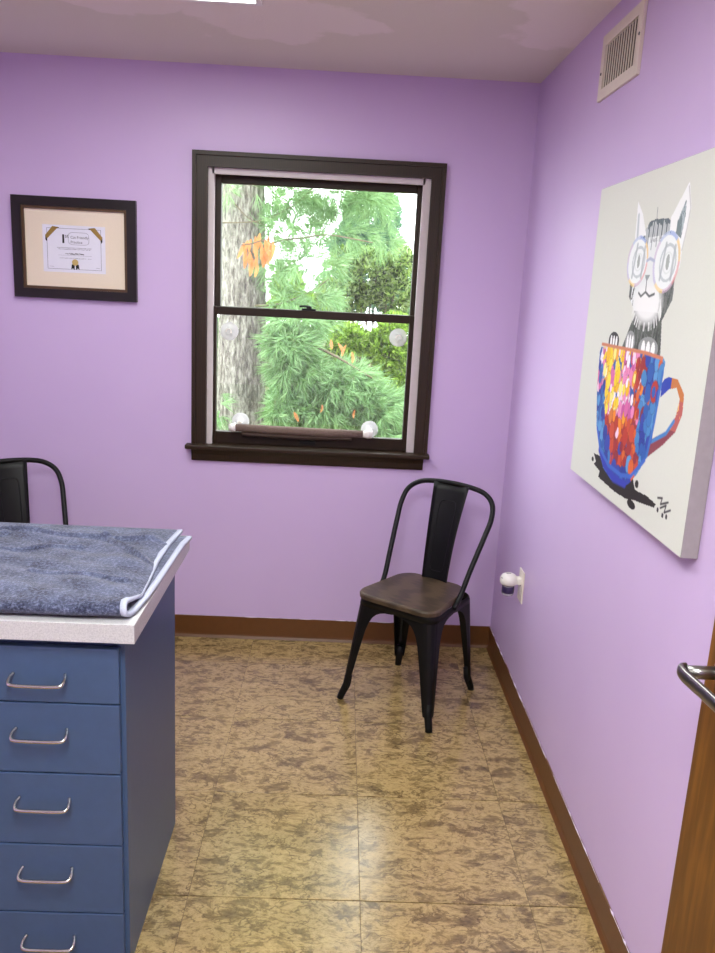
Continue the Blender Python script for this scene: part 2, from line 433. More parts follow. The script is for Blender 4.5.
# white jamb liners lining the opening
def liner(x0, x1, z0, z1, top=False):
    m = MB()
    if top:
        m.box(x0, x1, 0.001, T, z0, z1); m.box(x0, x1, 0.001, 0.018, z0-0.006, z0)
    else:
        m.box(x0, x1, 0.001, T, z0, z1)
        s = 1 if x0 < -0.9 else -1; e = x1 if s > 0 else x0
        m.box(e, e+s*0.008, 0.001, 0.014, z0, z1); m.box(e, e+s*0.004, 0.052, 0.060, z0, z1)
    return m.build('jamb_liner', MT['liner'], win)
liner(WX0, -1.306, ZS, IZ1+.004); liner(-0.436, WX1, ZS, IZ1+.004); liner(-1.306, -0.436, 2.038, WZ1, True)
def frame_part(name, x0, x1, z0, z1, gx0, gx1, gz0, gz1, y0, y1):
    s = grp(name, ((x0+x1)/2, y0, z0)); s.parent = win; s.matrix_parent_inverse = world_of(win).inverted()
    b = 0.003
    MB().box(x0, gx0, y0, y1, z0, z1, b).build('stile', MT['sash'], s); MB().box(gx1, x1, y0, y1, z0, z1, b).build('stile', MT['sash'], s)
    MB().box(gx0-.001, gx1+.001, y0+.0005, y1-.0005, z0, gz0, b).build('rail', MT['sash'], s)
    MB().box(gx0-.001, gx1+.001, y0+.0005, y1-.0005, gz1, z1, b).build('rail', MT['sash'], s)
    yc = (y0+y1)/2
    MB().box(gx0-.004, gx1+.004, yc-.002, yc+.002, gz0-.004, gz1+.004).build('pane', MT['glass'], s)
    return s
us = frame_part('upper_sash', -1.303, -0.439, 1.470, 2.037, -1.277, -0.461, 1.503, 2.004, 0.062, 0.096)
ls = frame_part('lower_sash', -1.310, -0.432, 0.912, 1.503, -1.285, -0.464, 0.966, 1.469, 0.016, 0.050)
m = MB(); m.box(-0.925, -0.865, 0.020, 0.046, 1.503, 1.511, 0.002); m.lathe([(0.012, 0), (0.012, 0.008), (0.006, 0.012)], (-0.895, 0.033, 1.511), 'z', 14)
m.tube([(-0.895, 0.033, 1.520), (-0.915, 0.022, 1.521), (-0.935, 0.016, 1.519)], 0.0045, 8)
m.build('sash_lock', MT['black_metal'], ls)
m = MB(); m.box(-0.915, -0.845, 0.008, 0.016, 0.936, 0.940, 0.001); m.box(-0.915, -0.845, 0.006, 0.010, 0.926, 0.940, 0.001)
m.build('sash_lift', MT['black_metal'], ls)

# ------------------------------------------------------------------ door folded back against the right wall
DX, DY0, DY1 = -0.0555, -2.15, -3.01
dr = grp('door_1', (DX+.022, DY1, 0.01)); struct(dr, 'brown oak veneer door standing open flat against the lavender wall')
MB().box(DX, DX+0.043, DY1, DY0, 0.012, 2.04, 0.0015).build('door_leaf', MT['door'], dr)
hd = grp('door_handle', (DX, -2.22, 0.997)); hd.parent = dr; hd.matrix_parent_inverse = world_of(dr).inverted(); hd['label'] = 'satin nickel lever handle'
HY, HZ = -2.222, 0.991
MB().lathe([(0.031, 0.0), (0.031, -0.005), (0.028, -0.009), (0.015, -0.011), (0.0125, -0.016)], (DX, HY, HZ), 'x', 28).build('rose', MT['nickel'], hd)
MB().tube([(DX-.012, HY, HZ), (DX-.070, HY, HZ)], 0.0118, 18).build('neck', MT['nickel'], hd)
m = MB()
path = smoothpath([(DX-.066, HY+.014, HZ+.004), (DX-.078, HY+.006, HZ+.002), (DX-.080, HY-.012, HZ), (DX-.068, HY-.055, HZ-.006), (DX-.058, HY-.105, HZ-.010), (DX-.052, HY-.128, HZ-.012)], 5)
o_ = []; n_ = 8
rad = [0.006+0.004*min(1, i/6) for i in range(len(path))]
m.tube(path, [0.0140*(0.55+0.45*min(1, i/7)) for i in range(len(path))], 14, flat=0.5)
m.build('lever', MT['nickel'], hd)
for z in (0.25, 1.02, 1.80):
    m = MB(); m.box(DX+.002, -0.0005, DY1-.004, DY1-.001, z, z+.09); m.tube([(DX-.004, DY1-.005, z), (DX-.004, DY1-.005, z+.09)], 0.006, 10)
    m.build('hinge', MT['nickel'], dr)

# ------------------------------------------------------------------ ceiling light
def light_panel(label, mat, LX0, LX1, LY0, LY1):
    cl = thing('ceiling_light', label, 'ceiling light', ((LX0+LX1)/2, (LY0+LY1)/2, 2.44), 'flat ceiling light panels')
    m = MB(); fw_ = 0.018
    m.box(LX0, LX1, LY1-fw_, LY1, 2.430, 2.4395); m.box(LX0, LX1, LY0, LY0+fw_, 2.430, 2.4395)
    m.box(LX0, LX0+fw_, LY0+fw_, LY1-fw_, 2.430, 2.4395); m.box(LX1-fw_, LX1, LY0+fw_, LY1-fw_, 2.430, 2.4395)
    m.build('frame', MT['white'], cl)
    MB().box(LX0+fw_, LX1-fw_, LY0+fw_, LY1-fw_, 2.433, 2.4385).build('diffuser', mat, cl)
light_panel('white rectangular ceiling light panel close to the window wall', MT['lamp'], -1.650, -1.035, -1.990, -0.770)
light_panel('white rectangular ceiling light panel near the open door', MT['lamp2'], -1.250, -0.640, -3.960, -2.740)

# ------------------------------------------------------------------ chairs
def rsq(hx, y0, y1, r, n=6, taper=0.0):
    pts = []
    for cx, cy, a0 in ((hx-r, y1-r, 0), (-hx+r, y1-r, 90), (-hx+r, y0+r, 180), (hx-r, y0+r, 270)):
        for k in range(n+1):
            a = R(a0+90*k/n); x, y = cx+r*math.cos(a), cy+r*math.sin(a)
            pts.append((x*(1-taper*max(0, (y-0)/(y1))), y))
    return pts
def leg_half(sx, sy, z):
    """outer corner of a leg: the rear pair stands narrower than the front"""
    tt = (0.42-z)/0.42; k = 0.169+0.039*tt
    return (k if sy < 0 else 0.169+0.013*tt), k
def make_chair(label, loc, rot, group):
    t = thing('metal_chair', label, 'chair', (0, 0, 0), group, local=True)
    # wooden seat
    prof = [(0.435, 0.0), (0.449, -0.001), (0.4545, 0.002), (0.457, 0.006), (0.4572, 0.02)]
    vs_ = []; fs = []; n = None
    for z, ins in [(0.433, 0.004)]+prof:
        ring = rsq(0.176-ins, -0.184+ins, 0.168-ins, 0.062, 6, 0.20); n = len(ring); vs_ += [(x, y, z) for x, y in ring]
    for i in range(len(prof)):
        for j in range(n): fs.append((i*n+j, i*n+(j+1) % n, (i+1)*n+(j+1) % n, (i+1)*n+j))
    fs += [tuple(range(n))[::-1], tuple(range(len(prof)*n, (len(prof)+1)*n))]
    MB().add(vs_, fs).build('seat', MT['seat_wood'], t, label='dark stained wooden seat')
    # pressed steel skirt under the seat
    vs_ = []; fs = []; lv = [(0.434, 0.168, 0.050), (0.430, 0.171, 0.050), (0.405, 0.173, 0.046)]
    lv2 = [(0.405, 0.170, 0.044), (0.430, 0.168, 0.048)]
    allv = lv+lv2
    for z, h, r in allv:
        ring = rsq(h, -h, h-.006, r, 6); n = len(ring); vs_ += [(x, y, z) for x, y in ring]
    k = len(allv)
    for i in range(k):
        a, b = i*n, ((i+1) % k)*n
        for j in range(n): fs.append((a+j, a+(j+1) % n, b+(j+1) % n, b+j))
    MB().add(vs_, fs, True).build('seat_frame', MT['black_metal'], t)
    # legs: folded sheet, wide where the arches meet the skirt, narrow at the foot
    zs_ = [0.420, 0.402, 0.398, 0.392, 0.382, 0.366, 0.345, 0.31, 0.26, 0.20, 0.13, 0.075, 0.05]
    ws_ = [0.166, 0.166, 0.132, 0.112, 0.095, 0.081, 0.071, 0.062, 0.055, 0.048, 0.040, 0.034, 0.030]
    for sx in (-1, 1):
        for sy in (-1, 1):
            vs_ = []; fs = []; n = 12
            for z, wd in zip(zs_, ws_):
                tt = (0.42-z)/0.42; hx, hy = leg_half(sx, sy, z); r = min(0.040-0.022*tt, wd*0.6)
                rr = 0.0
                pl = [(-wd, rr), (-(wd+r)/2, 0), (-r, 0)]
                for a in (22, 45, 68): pl.append((-r+r*math.sin(R(a)), -r+r*math.cos(R(a))))
                pl += [(0, -r), (0, -(wd+r)/2), (0, -wd)]
                inn = [(a-0.003 if abs(b) > 1e-6 else a, b-0.003 if b > -r-1e-6 else b) for a, b in pl]
                inn = [(min(a, -0.003), min(b, -0.003)) for a, b in pl]
                ring = pl + inn[::-1]; n = len(ring)
                vs_ += [(sx*(hx+a), sy*(hy+b), z) for a, b in ring]
            for i in range(len(zs_)-1):
                for j in range(n): fs.append((i*n+j, i*n+(j+1) % n, (i+1)*n+(j+1) % n, (i+1)*n+j))
            fs += [tuple(range(n))[::-1], tuple(range((len(zs_)-1)*n, len(zs_)*n))]
            lg = MB().add(vs_, fs, False).build('leg', MT['black_metal'], t)
            q = [(*leg_half(sx, sy, z), z) for z in (0.10, 0.06, 0.012, 0.0)]; ins = (0.0165, 0.0160, 0.0050, 0.0040)
            f = MB().tube([(sx*(a-i_), sy*(b-i_), z) for (a, b, z), i_ in zip(q, ins)], [0.0155, 0.0158, 0.0138, 0.0138], 12)
            fo = f.build('foot', MT['rubber'], None); fo.parent = lg
    # bent tube hoop of the back
    half = [(0.172, -0.010, 0.425), (0.173, 0.030, 0.452), (0.184, 0.085, 0.555), (0.200, 0.155, 0.680), (0.206, 0.192, 0.745), (0.193, 0.220, 0.798), (0.152, 0.238, 0.830), (0.090, 0.246, 0.843)]
    pts = [(-x, y, z) for x, y, z in half] + [(0, 0.2485, 0.847)] + half[::-1]
    MB().tube(smoothpath(pts, 5), 0.0105, 10).build('back_frame', MT['black_metal'], t)
    # sheet metal splat
    vs_ = []; fs = []; nu, nv = 8, 14
    def spl(u, v, off):
        hw = 0.057+0.023*v+0.004*math.sin(v*math.pi)*-1
        y = 0.150+0.096*v+0.012*math.sin(v*math.pi)*-1 - 0.012*(u*u) + off; z = 0.425+0.420*v
        return (u*hw, y, z)
    for off in (0.0015, -0.0015):
        for j in range(nv+1):
            for i in range(nu+1): vs_.append(spl(-1+2*i/nu, j/nv, off))
    W = nu+1; S = W*(nv+1)
    for j in range(nv):
        for i in range(nu):
            a = j*W+i; fs.append((a, a+1, a+1+W, a+W)); fs.append((S+a, S+a+W, S+a+1+W, S+a+1))
    for j in range(nv):
        for i in (0, nu): a = j*W+i; fs.append((a, a+W, S+a+W, S+a))
    for i in range(nu):
        for j in (0, nv): a = j*W+i; fs.append((a, a+1, S+a+1, S+a))
    sp = MB().add(vs_, fs, True).build('splat', MT['black_metal'], t)
    loop = []
    for k in range(40):
        a = 2*math.pi*k/40; cu = abs(math.cos(a))**0.35*math.copysign(1, math.cos(a)); sv = abs(math.sin(a))**0.25*math.copysign(1, math.sin(a))
        loop.append(spl(0.55*cu, 0.50+0.34*sv, -0.0012))
    e = MB().tube(loop, 0.0022, 5, closed=True).build('embossed_border', MT['black_metal'], None); e.parent = sp
    t.location = loc; t.rotation_euler = (0, 0, rot); return t
CG = 'black metal chairs with wooden seats'
make_chair('black metal chair with wooden seat in the corner under the plug-in freshener', (-0.409, -0.481, 0), R(-35), CG)
make_chair('black metal chair almost hidden behind the towel-covered counter', (-1.955, -0.43, 0), R(37), CG)

# ------------------------------------------------------------------ drawer counter
cab = thing('drawer_cabinet', 'blue laminate base cabinet with a stack of five drawers', 'cabinet', (-2.04, -1.60, 0))
BX0, BX1, BY0, BY1, BZ = XL+.02, -1.190, -1.868, -1.338, 0.856
m = MB(); m.box(BX1-.018, BX1, BY0-.002, BY1, 0.0005, BZ, 0.001); m.box(BX0, BX0+.018, BY0, BY1, 0.0005, BZ); m.box(BX0+.018, BX1-.018, BY1-.012, BY1, 0.0005, BZ)
m.box(BX0+.018, BX1-.018, BY0+.004, BY1-.012, 0.06, BZ-.001); m.box(BX0+.018, BX1-.018, BY0+.05, BY0+.066, 0.0005, 0.06)
m.build('body', MT['blue'], cab)
FX1 = -1.2005; DW = 0.336
rows = [(0.829, 0.699), (0.6955, 0.5265), (0.523, 0.3435), (0.340, 0.1605), (0.157, 0.012)]
hz = [0.752, 0.621, 0.449, 0.268, 0.082]
def pull(xc, z, parent, y, wdt=0.122):
    a = wdt/2; r = 0.0042
    pts = smoothpath([(xc-a+.006, y, z+.014), (xc-a+.002, y-.012, z+.010), (xc-a+.004, y-.026, z+.003), (xc-a+.016, y-.030, z), (xc, y-.030, z-.001), (xc+a-.016, y-.030, z), (xc+a-.004, y-.026, z+.003), (xc+a-.002, y-.012, z+.010), (xc+a-.006, y, z+.014)], 4)
    return MB().tube(pts, r, 10).build('handle', MT['chrome'], parent)
for (z1, z0), h in zip(rows, hz):
    d = MB().box(FX1-DW, FX1, BY0-.018, BY0-.0005, z0, z1, 0.0018).build('drawer', MT['blue'], cab)
    pull(-1.3715, h, d, BY0-.018)
xr = FX1-DW-.004
for k in range(3):
    d = MB().box(xr-.440, xr, BY0-.018, BY0-.0005, 0.062, 0.829, 0.0018).build('cabinet_door', MT['blue'], cab)
    hh = MB().tube(smoothpath([(xr-.04, BY0-.018, 0.70), (xr-.04, BY0-.046, 0.705), (xr-.04, BY0-.048, 0.76), (xr-.04, BY0-.046, 0.815), (xr-.04, BY0-.018, 0.82)], 4), 0.0042, 8).build('handle', MT['nickel'], d)
    xr -= 0.444
ct = thing('countertop', 'light grey laminate countertop on the blue drawer cabinet', 'countertop', (-2.04, -1.60, 0.856))
KX1, KY0, KY1 = -1.158, -1.915, -1.288
MB().box(BX0, KX1, KY0, KY1, 0.857, 0.900, 0.0008).build('slab', MT['counter'], ct)

# ------------------------------------------------------------------ folded towel
low = [(-1.146, -1.335), (-1.154, -1.402), (-1.156, -1.563), (-1.158, -1.69), (-1.161, -1.773), (-1.167, -1.838), (-1.174, -1.893)]
upp = [(-1.185, -1.890), (-1.179, -1.85), (-1.172, -1.79), (-1.176, -1.727), (-1.187, -1.557), (-1.187, -1.425), (-1.182, -1.36), (-1.178, -1.315)]
def interp(tab, y):
    tab = sorted(tab, key=lambda q: q[1])
    return float(np.interp(y, [q[1] for q in tab], [q[0] for q in tab]))
def wr(x, y):
    h = 0.0030*math.sin(9*x+14*y+1.0)*math.sin(21*y-6*x) + 0.0022*math.sin(37*x+9*y)*math.sin(17*y+3.0) + 0.0014*math.sin(70*y+24*x)
    h += 0.0080*math.exp(-((y+1.405+0.03*math.sin(4*x))/0.008)**2)                     # crease along the back
    for (ax, ay, bx, by, am, wd) in ((-1.36, -1.42, -1.20, -1.60, .008, .007), (-1.62, -1.43, -1.80, -1.75, .009, .010), (-1.40, -1.50, -1.75, -1.62, .006, .010), (-1.45, -1.70, -1.22, -1.74, .006, .010)):
        dx, dy = bx-ax, by-ay; L2 = dx*dx+dy*dy; t_ = max(0, min(1, ((x-ax)*dx+(y-ay)*dy)/L2))
        q = math.hypot(x-ax-t_*dx, y-ay-t_*dy); h += am*math.exp(-(q/wd)**2)
    return 1.5*h-.002
sec = []      # (y, z, layer) section of the fold, from the lower back edge round the front fold to the upper back edge
for k in range(26): y = -1.330+(-1.862+1.330)*k/25; sec.append((y, 0.9085, 0.0))
for k in range(1, 12):
    a = R(-90-180*k/12); sec.append((-1.868+0.030*math.cos(a)*1.0, 0.9228+0.0146*math.sin(a), k/12))
for k in range(130): y = -1.862+(-1.300+1.862)*k/129; sec.append((y, 0.9370-0.014*(y+1.862)/.56, 1.0))
nx = 220; XT = -2.25
vs_ = []; fs = []; endline = []
for (y, z, ly) in sec:
    xe = interp(low, y) if ly == 0 else (interp(upp, y) if ly == 1 else (1-ly)*interp(low, -1.89)+ly*interp(upp, -1.89))
    for i in range(nx+1):
        s = i/nx; x = XT+(xe-XT)*(1-(1-s)**1.6)
        zz = z
        if ly > 0:
            edge = max(0.0, 1-(xe-x)/0.05)
            dw = wr(x, y)*ly*(1-.8*edge)
            zz = z+dw-0.016*ly*edge**2*(1.0 if y > -1.80 else (max(0, (y+1.868)/.068)))
            if ly == 1: zz -= 0.016*max(0, (y+1.36)/0.06)**2 if y > -1.36 else 0
            zz = max(zz, 0.9165) if ly == 1 else zz
        vs_.append((x, y-0.004*math.sin(8*x)*ly*(1-ly)*4, zz))
        if i == nx: endline.append(Vector(vs_[-1]))
W = nx+1
for j in range(len(sec)-1):
    for i in range(nx): a = j*W+i; fs.append((a, a+1, a+1+W, a+W))
tw = obj('towel', me('towel', vs_, fs, True), MT['towel'])
sol = tw.modifiers.new('thickness', 'SOLIDIFY'); sol.thickness = 0.008; sol.offset = 0.0
tag(tw, 'folded blue-grey terry towel with white bound edge on the countertop', 'towel')
m = MB(); rib = []
for k, q in enumerate(endline):
    a = endline[max(0, k-1)]; b = endline[min(len(endline)-1, k+1)]; t_ = (b-a).normalized()
    nr = Vector((1, 0, 0)).cross(t_).normalized()
    rib.append([q+Vector((-0.011, 0, 0))+nr*0.0046, q+Vector((0.0015, 0, 0))+nr*0.0046, q+Vector((0.003, 0, 0)), q+Vector((0.0015, 0, 0))-nr*0.0046, q+Vector((-0.011, 0, 0))-nr*0.0046])
o_ = [p for r_ in rib for p in r_]; fs = []
for i in range(len(rib)-1):
    for j in range(5): fs.append((i*5+j, i*5+(j+1) % 5, (i+1)*5+(j+1) % 5, (i+1)*5+j))
MB().add(o_, fs, True).build('bound_edge', MT['binding'], tw, label='white bound edge')

# ------------------------------------------------------------------ framed certificate
fx0, fx1, fz0, fz1 = -2.118, -1.613, 1.503, 1.908
cf = thing('framed_certificate', 'certificate with gold ribbon corners in a wide black frame', 'picture frame', ((fx0+fx1)/2, -0.001, fz0))
fwid = 0.038
def frame_bar(poly, d, mat, name, parent): return MB().prism(poly, -d, -0.001, 'y').build(name, mat, parent)
ix0, ix1, iz0, iz1 = fx0+fwid, fx1-fwid, fz0+fwid, fz1-fwid
for poly in ([(fx0, fz0), (fx1, fz0), (ix1, iz0), (ix0, iz0)], [(ix0, iz1), (ix1, iz1), (fx1, fz1), (fx0, fz1)], [(fx0, fz0), (ix0, iz0), (ix0, iz1), (fx0, fz1)], [(ix1, iz0), (fx1, fz0), (fx1, fz1), (ix1, iz1)]):
    frame_bar(poly, 0.022, MT['frame'], 'frame_bar', cf)
lw = 0.011
for poly in ([(ix0, iz0), (ix1, iz0), (ix1-lw, iz0+lw), (ix0+lw, iz0+lw)], [(ix0+lw, iz1-lw), (ix1-lw, iz1-lw), (ix1, iz1), (ix0, iz1)], [(ix0, iz0), (ix0+lw, iz0+lw), (ix0+lw, iz1-lw), (ix0, iz1)], [(ix1-lw, iz0+lw), (ix1, iz0), (ix1, iz1), (ix1-lw, iz1-lw)]):
    frame_bar(poly, 0.017, MT['bronze'], 'inner_lip', cf)
MB().box(ix0, ix1, -0.009, -0.001, iz0, iz1).build('mat_board', MT['matboard'], cf)
px0, px1, pz0, pz1 = -1.998, -1.742, 1.611, 1.799
pp = MB().box(px0, px1, -0.0098, -0.0085, pz0, pz1).build('certificate', MT['paper'], cf)
YP = -0.0099
def flat(name, poly, mat, yo=0.0003):
    n = len(poly); return MB().prism(poly, YP-yo, YP+0.0002, 'y').build(name, mat, pp)
def pxy(a, b): return (px0+(px1-px0)*a, pz1-(pz1-pz0)*b)
def strokes(name, segs, wdt, mat):
    m = MB()
    for (a, b), (c, d) in segs:
        p = Vector((*pxy(a, b), 0)); q = Vector((*pxy(c, d), 0)); t_ = (q-p).normalized(); nr = Vector((-t_.y, t_.x, 0))*wdt/2
        poly = [(v.x, v.y) for v in (p-nr, q-nr, q+nr, p+nr)]; m.prism(poly, YP-0.0003, YP+0.0002, 'y')
    return m.build(name, mat, pp)
strokes('border_line', [((.07, .07), (.93, .07)), ((.07, .93), (.93, .93)), ((.07, .07), (.07, .93)), ((.93, .07), (.93, .93))], 0.0012, MT['ink'])
for s in (0, 1):
    q = lambda a: a if s == 0 else 1-a
    flat('gold_ribbon', [pxy(q(a), b) for a, b in ((.04, .23), (.16, .03), (.25, .05), (.07, .30))], MT['gold'], .0006)
    flat('ribbon_end', [pxy(q(a), b) for a, b in ((.045, .22), (.075, .28), (.07, .36), (.045, .32))], MT['inkd'], .0005)
    flat('ribbon_end', [pxy(q(a), b) for a, b in ((.17, .03), (.27, .05), (.25, .075), (.2, .06))], MT['inkd'], .0005)
def text(body, size, loc, mat, name, align='LEFT', bold=0.0):
    cu = bpy.data.curves.new(name, 'FONT'); cu.body = body; cu.size = size; cu.align_x = align; cu.extrude = 0.00015; cu.offset = bold
    to = bpy.data.objects.new('tmp', cu); C.objects.link(to); dg = bpy.context.evaluated_depsgraph_get()
    mesh = bpy.data.meshes.new_from_object(to.evaluated_get(dg)); bpy.data.objects.remove(to)
    mesh.transform(Matrix.Translation(loc) @ Matrix.Rotation(R(90), 4, 'X')); mesh.materials.clear()
    return obj(name, mesh, mat, pp)
YT = YP-0.0003
a, b = pxy(.285, .37); text('1', 0.046, (a, YT, b), MT['inkd'], 'numeral', bold=0.0016)
a, b = pxy(.355, .26); text('st', 0.022, (a, YT, b), MT['ink'], 'numeral_suffix')
a, b = pxy(.445, .275); text('Cat Friendly', 0.0150, (a, YT, b), MT['ink'], 'lettering')
a, b = pxy(.445, .375); text('Practice', 0.0150, (a, YT, b), MT['ink'], 'lettering')
badge = []
for k in range(24):
    an = 2*math.pi*k/24; badge.append((.575+.165*abs(math.cos(an))**.4*math.copysign(1, math.cos(an)), .275+.13*abs(math.sin(an))**.5*math.copysign(1, math.sin(an))))
strokes('badge_outline', [(badge[k], badge[(k+1) % 24]) for k in range(24)], 0.0010, MT['ink'])
def script_line(b, a0, a1, h, seed):
    r_ = random.Random(seed); segs = []; x = a0
    while x < a1:
        wd = r_.uniform(.006, .012)
        if r_.random() > .16: segs.append(((x, b+r_.uniform(-h, h)), (x+wd*.8, b+r_.uniform(-h, h))))
        x += wd
    return segs
strokes('fine_print', script_line(.475, .23, .77, .008, 1)+script_line(.505, .25, .76, .008, 2), 0.0014, MT['ink'])
strokes('fine_print', script_line(.60, .36, .66, .014, 3), 0.0034, MT['inkd'])
strokes('fine_print', [((.24, .635), (.78, .635))], 0.0006, MT['ink'])
strokes('fine_print', script_line(.695, .25, .77, .006, 4), 0.0012, MT['ink'])
a, b = pxy(.51, .78)
flat('rosette_tail', [(a-.014, b-.008), (a-.002, b-.008), (a-.003, b-.030), (a-.010, b-.024), (a-.017, b-.028)], MT['inkd'], .0004)
flat('rosette_tail', [(a+.002, b-.008), (a+.014, b-.008), (a+.017, b-.028), (a+.010, b-.024), (a+.003, b-.030)], MT['inkd'], .0004)
flat('rosette_seal', [(a+.0125*(1+.06*(k % 2))*math.cos(2*math.pi*k/24), b+.0125*(1+.06*(k % 2))*math.sin(2*math.pi*k/24)) for k in range(24)], MT['goldl'], .0007)
for q_, sd in ((.10, 6), (.84, 7)): strokes('fine_print', [((q_, .88), (q_+.07, .885))], 0.0008, MT['ink'])

# ------------------------------------------------------------------ air vent
vn = thing('air_vent', 'almond metal return air grille high on the wall', 'air vent', (0, -1.035, 2.19))
vy0, vy1, vz0, vz1 = -1.206, -0.862, 2.192, 2.374
vb = 0.032
MB().box(-0.0012, -0.0004, vy0+.01, vy1-.01, vz0+.01, vz1-.01).build('duct_shade_sheet', MT['duct_shade'], vn)  # flat sheet on the wall; the shade behind the slats is its colour
def vbar(poly):
    p0 = [(y, z) for y, z in poly]; return MB().prism(p0, -0.009, -0.0005, 'x').build('frame_bar', MT['vent'], vn)
jy0, jy1, jz0, jz1 = vy0+vb, vy1-vb, vz0+vb*.95, vz1-vb*.95
vbar([(vy0, vz0), (vy1, vz0), (jy1, jz0), (jy0, jz0)]); vbar([(jy0, jz1), (jy1, jz1), (vy1, vz1), (vy0, vz1)])
vbar([(vy0, vz0), (jy0, jz0), (jy0, jz1), (vy0, vz1)]); vbar([(jy1, jz0), (vy1, vz0), (vy1, vz1), (jy1, jz1)])
sm_ = None; ns = 13
for k in range(ns):
    y = jy0+(jy1-jy0)*(k+.5)/ns
    if sm_ is None:
        hw = 0.0054
        sm_ = MB().prism([(-0.0009, -hw), (0.0009, -hw-.0004), (0.0016, hw), (0.0008, hw+.0004)], -(jz1-jz0)/2, (jz1-jz0)/2, 'z').mesh('slat'); sm_.materials.append(MT['vent'])
    o = bpy.data.objects.new('slat', sm_); C.objects.link(o); o.parent = vn; o.location = Vector((-0.0072, y, (jz0+jz1)/2))-vn.location
for y, z in ((vy1-.014, (vz0+vz1)/2-.015), (vy0+.014, (vz0+vz1)/2+.01)):
    MB().lathe([(0.0045, -0.0088), (0.004, -0.0108), (0.001, -0.0115)], (0, y, z), 'x', 10).build('screw', MT['ink'], vn)

# ------------------------------------------------------------------ canvas painting of a kitten in a mug
CY0, CW, CZT, CH, CT = -1.105, 0.832, 1.915, 0.810, 0.036
cv = thing('canvas_painting', 'large canvas painting of a grey kitten with glasses in a multicoloured mug', 'painting', (0, CY0-CW/2, CZT-CH))
MB().box(-CT, -0.0008, CY0-CW, CY0, CZT-CH, CZT, 0.0012).build('stretched_canvas', MT['canvas_side'], cv)
GU, GV = 400, 430
U, V = np.meshgrid(np.linspace(0, 1, GU+1), np.linspace(0, 1, GV+1))
def srgb(c): return np.array([lin(x) for x in c])
IMG = np.zeros((GV+1, GU+1, 3)); IMG[:] = srgb((216, 218, 209))
IMG += (rng.random((GV+1, GU+1, 1))-.5)*0.02
def pmask(poly):
    inside = np.zeros(U.shape, bool); n = len(poly)
    for i in range(n):
        x1, y1 = poly[i]; x2, y2 = poly[(i+1) % n]
        if y1 == y2: continue
        c = ((y1 > V) != (y2 > V)) & (U < (x2-x1)*(V-y1)/(y2-y1)+x1); inside ^= c
    return inside
def emask(cx, cy, rx, ry, rot=0.0):
    dx, dy = U-cx, (V-cy)*CH/CW; c, s = math.cos(rot), math.sin(rot)
    return ((dx*c+dy*s)/rx)**2+((-dx*s+dy*c)/(ry*CH/CW))**2
def put(mask, col, a=1.0):
    col = np.asarray(srgb(col)); mk = np.asarray(mask, float)[..., None]*a
    IMG[:] = IMG*(1-mk)+col*mk
def sline(pts, wd, col, a=1.0):
    d = np.full(U.shape, 9.0)
    for (x1, y1), (x2, y2) in zip(pts[:-1], pts[1:]):
        dx, dy = x2-x1, y2-y1; L2 = dx*dx+dy*dy+1e-12
        t_ = np.clip(((U-x1)*dx+(V-y1)*dy)/L2, 0, 1); d = np.minimum(d, np.hypot(U-x1-t_*dx, V-y1-t_*dy))
    put(np.clip((wd-d)/wd*2, 0, 1), col, a)
def blurnoise(su, sv):
    n = rng.random(U.shape)
    for ax, s in ((1, su), (0, sv)):
        k = np.ones(2*s+1)/(2*s+1); n = np.apply_along_axis(lambda r_: np.convolve(np.pad(r_, s, mode='wrap'), k, 'valid'), ax, n)
    n -= n.min(); return n/n.max()
fur = blurnoise(1, 7)
earL = [(0.391,0.19),(0.38,0.077),(0.433,0.118),(0.482,0.182)]
earR = [(0.654,0.18),(0.65,0.146),(0.745,0.063),(0.776,0.129),(0.769,0.177),(0.754,0.235)]
earRin = [(0.697,0.189),(0.7,0.158),(0.739,0.105),(0.746,0.146),(0.736,0.206)]
head = [(0.387,0.202),(0.468,0.171),(0.498,0.145),(0.542,0.141),(0.636,0.146),(0.692,0.172),(0.755,0.227),(0.754,0.278),(0.732,0.301),(0.733,0.365),(0.681,0.422),(0.584,0.438),(0.47,0.412),(0.446,0.391),(0.4,0.361),(0.397,0.325),(0.362,0.252)]
body = [(0.47,0.412),(0.452,0.433),(0.382,0.53),(0.707,0.535),(0.681,0.422),(0.569,0.393)]
mug = [(0.195,0.53),(0.184,0.546),(0.197,0.667),(0.237,0.793),(0.3,0.867),(0.352,0.914),(0.44,0.934),(0.558,0.926),(0.595,0.908),(0.647,0.867),(0.696,0.814),(0.722,0.751),(0.731,0.67),(0.738,0.588),(0.744,0.529),(0.721,0.517),(0.59,0.512),(0.393,0.516)]
handle = [(0.738,0.588),(0.755,0.574),(0.782,0.566),(0.838,0.566),(0.889,0.599),(0.895,0.65),(0.868,0.701),(0.8,0.749),(0.678,0.819),(0.721,0.747),(0.814,0.708),(0.856,0.663),(0.867,0.615),(0.839,0.588),(0.792,0.598),(0.742,0.627)]
splat = [(0.243,0.887),(0.314,0.885),(0.35,0.908),(0.469,0.923),(0.562,0.924),(0.618,0.883),(0.648,0.914),(0.738,0.908),(0.809,0.913),(0.798,0.926),(0.703,0.939),(0.65,0.945),(0.587,0.958),(0.483,0.963),(0.316,0.955),(0.325,0.933),(0.256,0.923),(0.276,0.911)]
# paint spill, drops and signature
put(pmask(splat), (40, 34, 34)); put(emask(.656, .895, .014, .012) < 1, (40, 34, 34)); put(emask(.633, .963, .034, .013) < 1, (40, 34, 34))
put(emask(.24, .91, .012, .008) < 1, (40, 34, 34))
sline([(.815, .893), (.845, .886), (.838, .905), (.885, .887)], .004, (50, 48, 52)); sline([(.84, .915), (.875, .898), (.868, .92), (.905, .903)], .004, (50, 48, 52))
for x, y in ((.825, .925), (.86, .93), (.885, .927)): put(emask(x, y, .007, .007) < 1, (50, 48, 52))
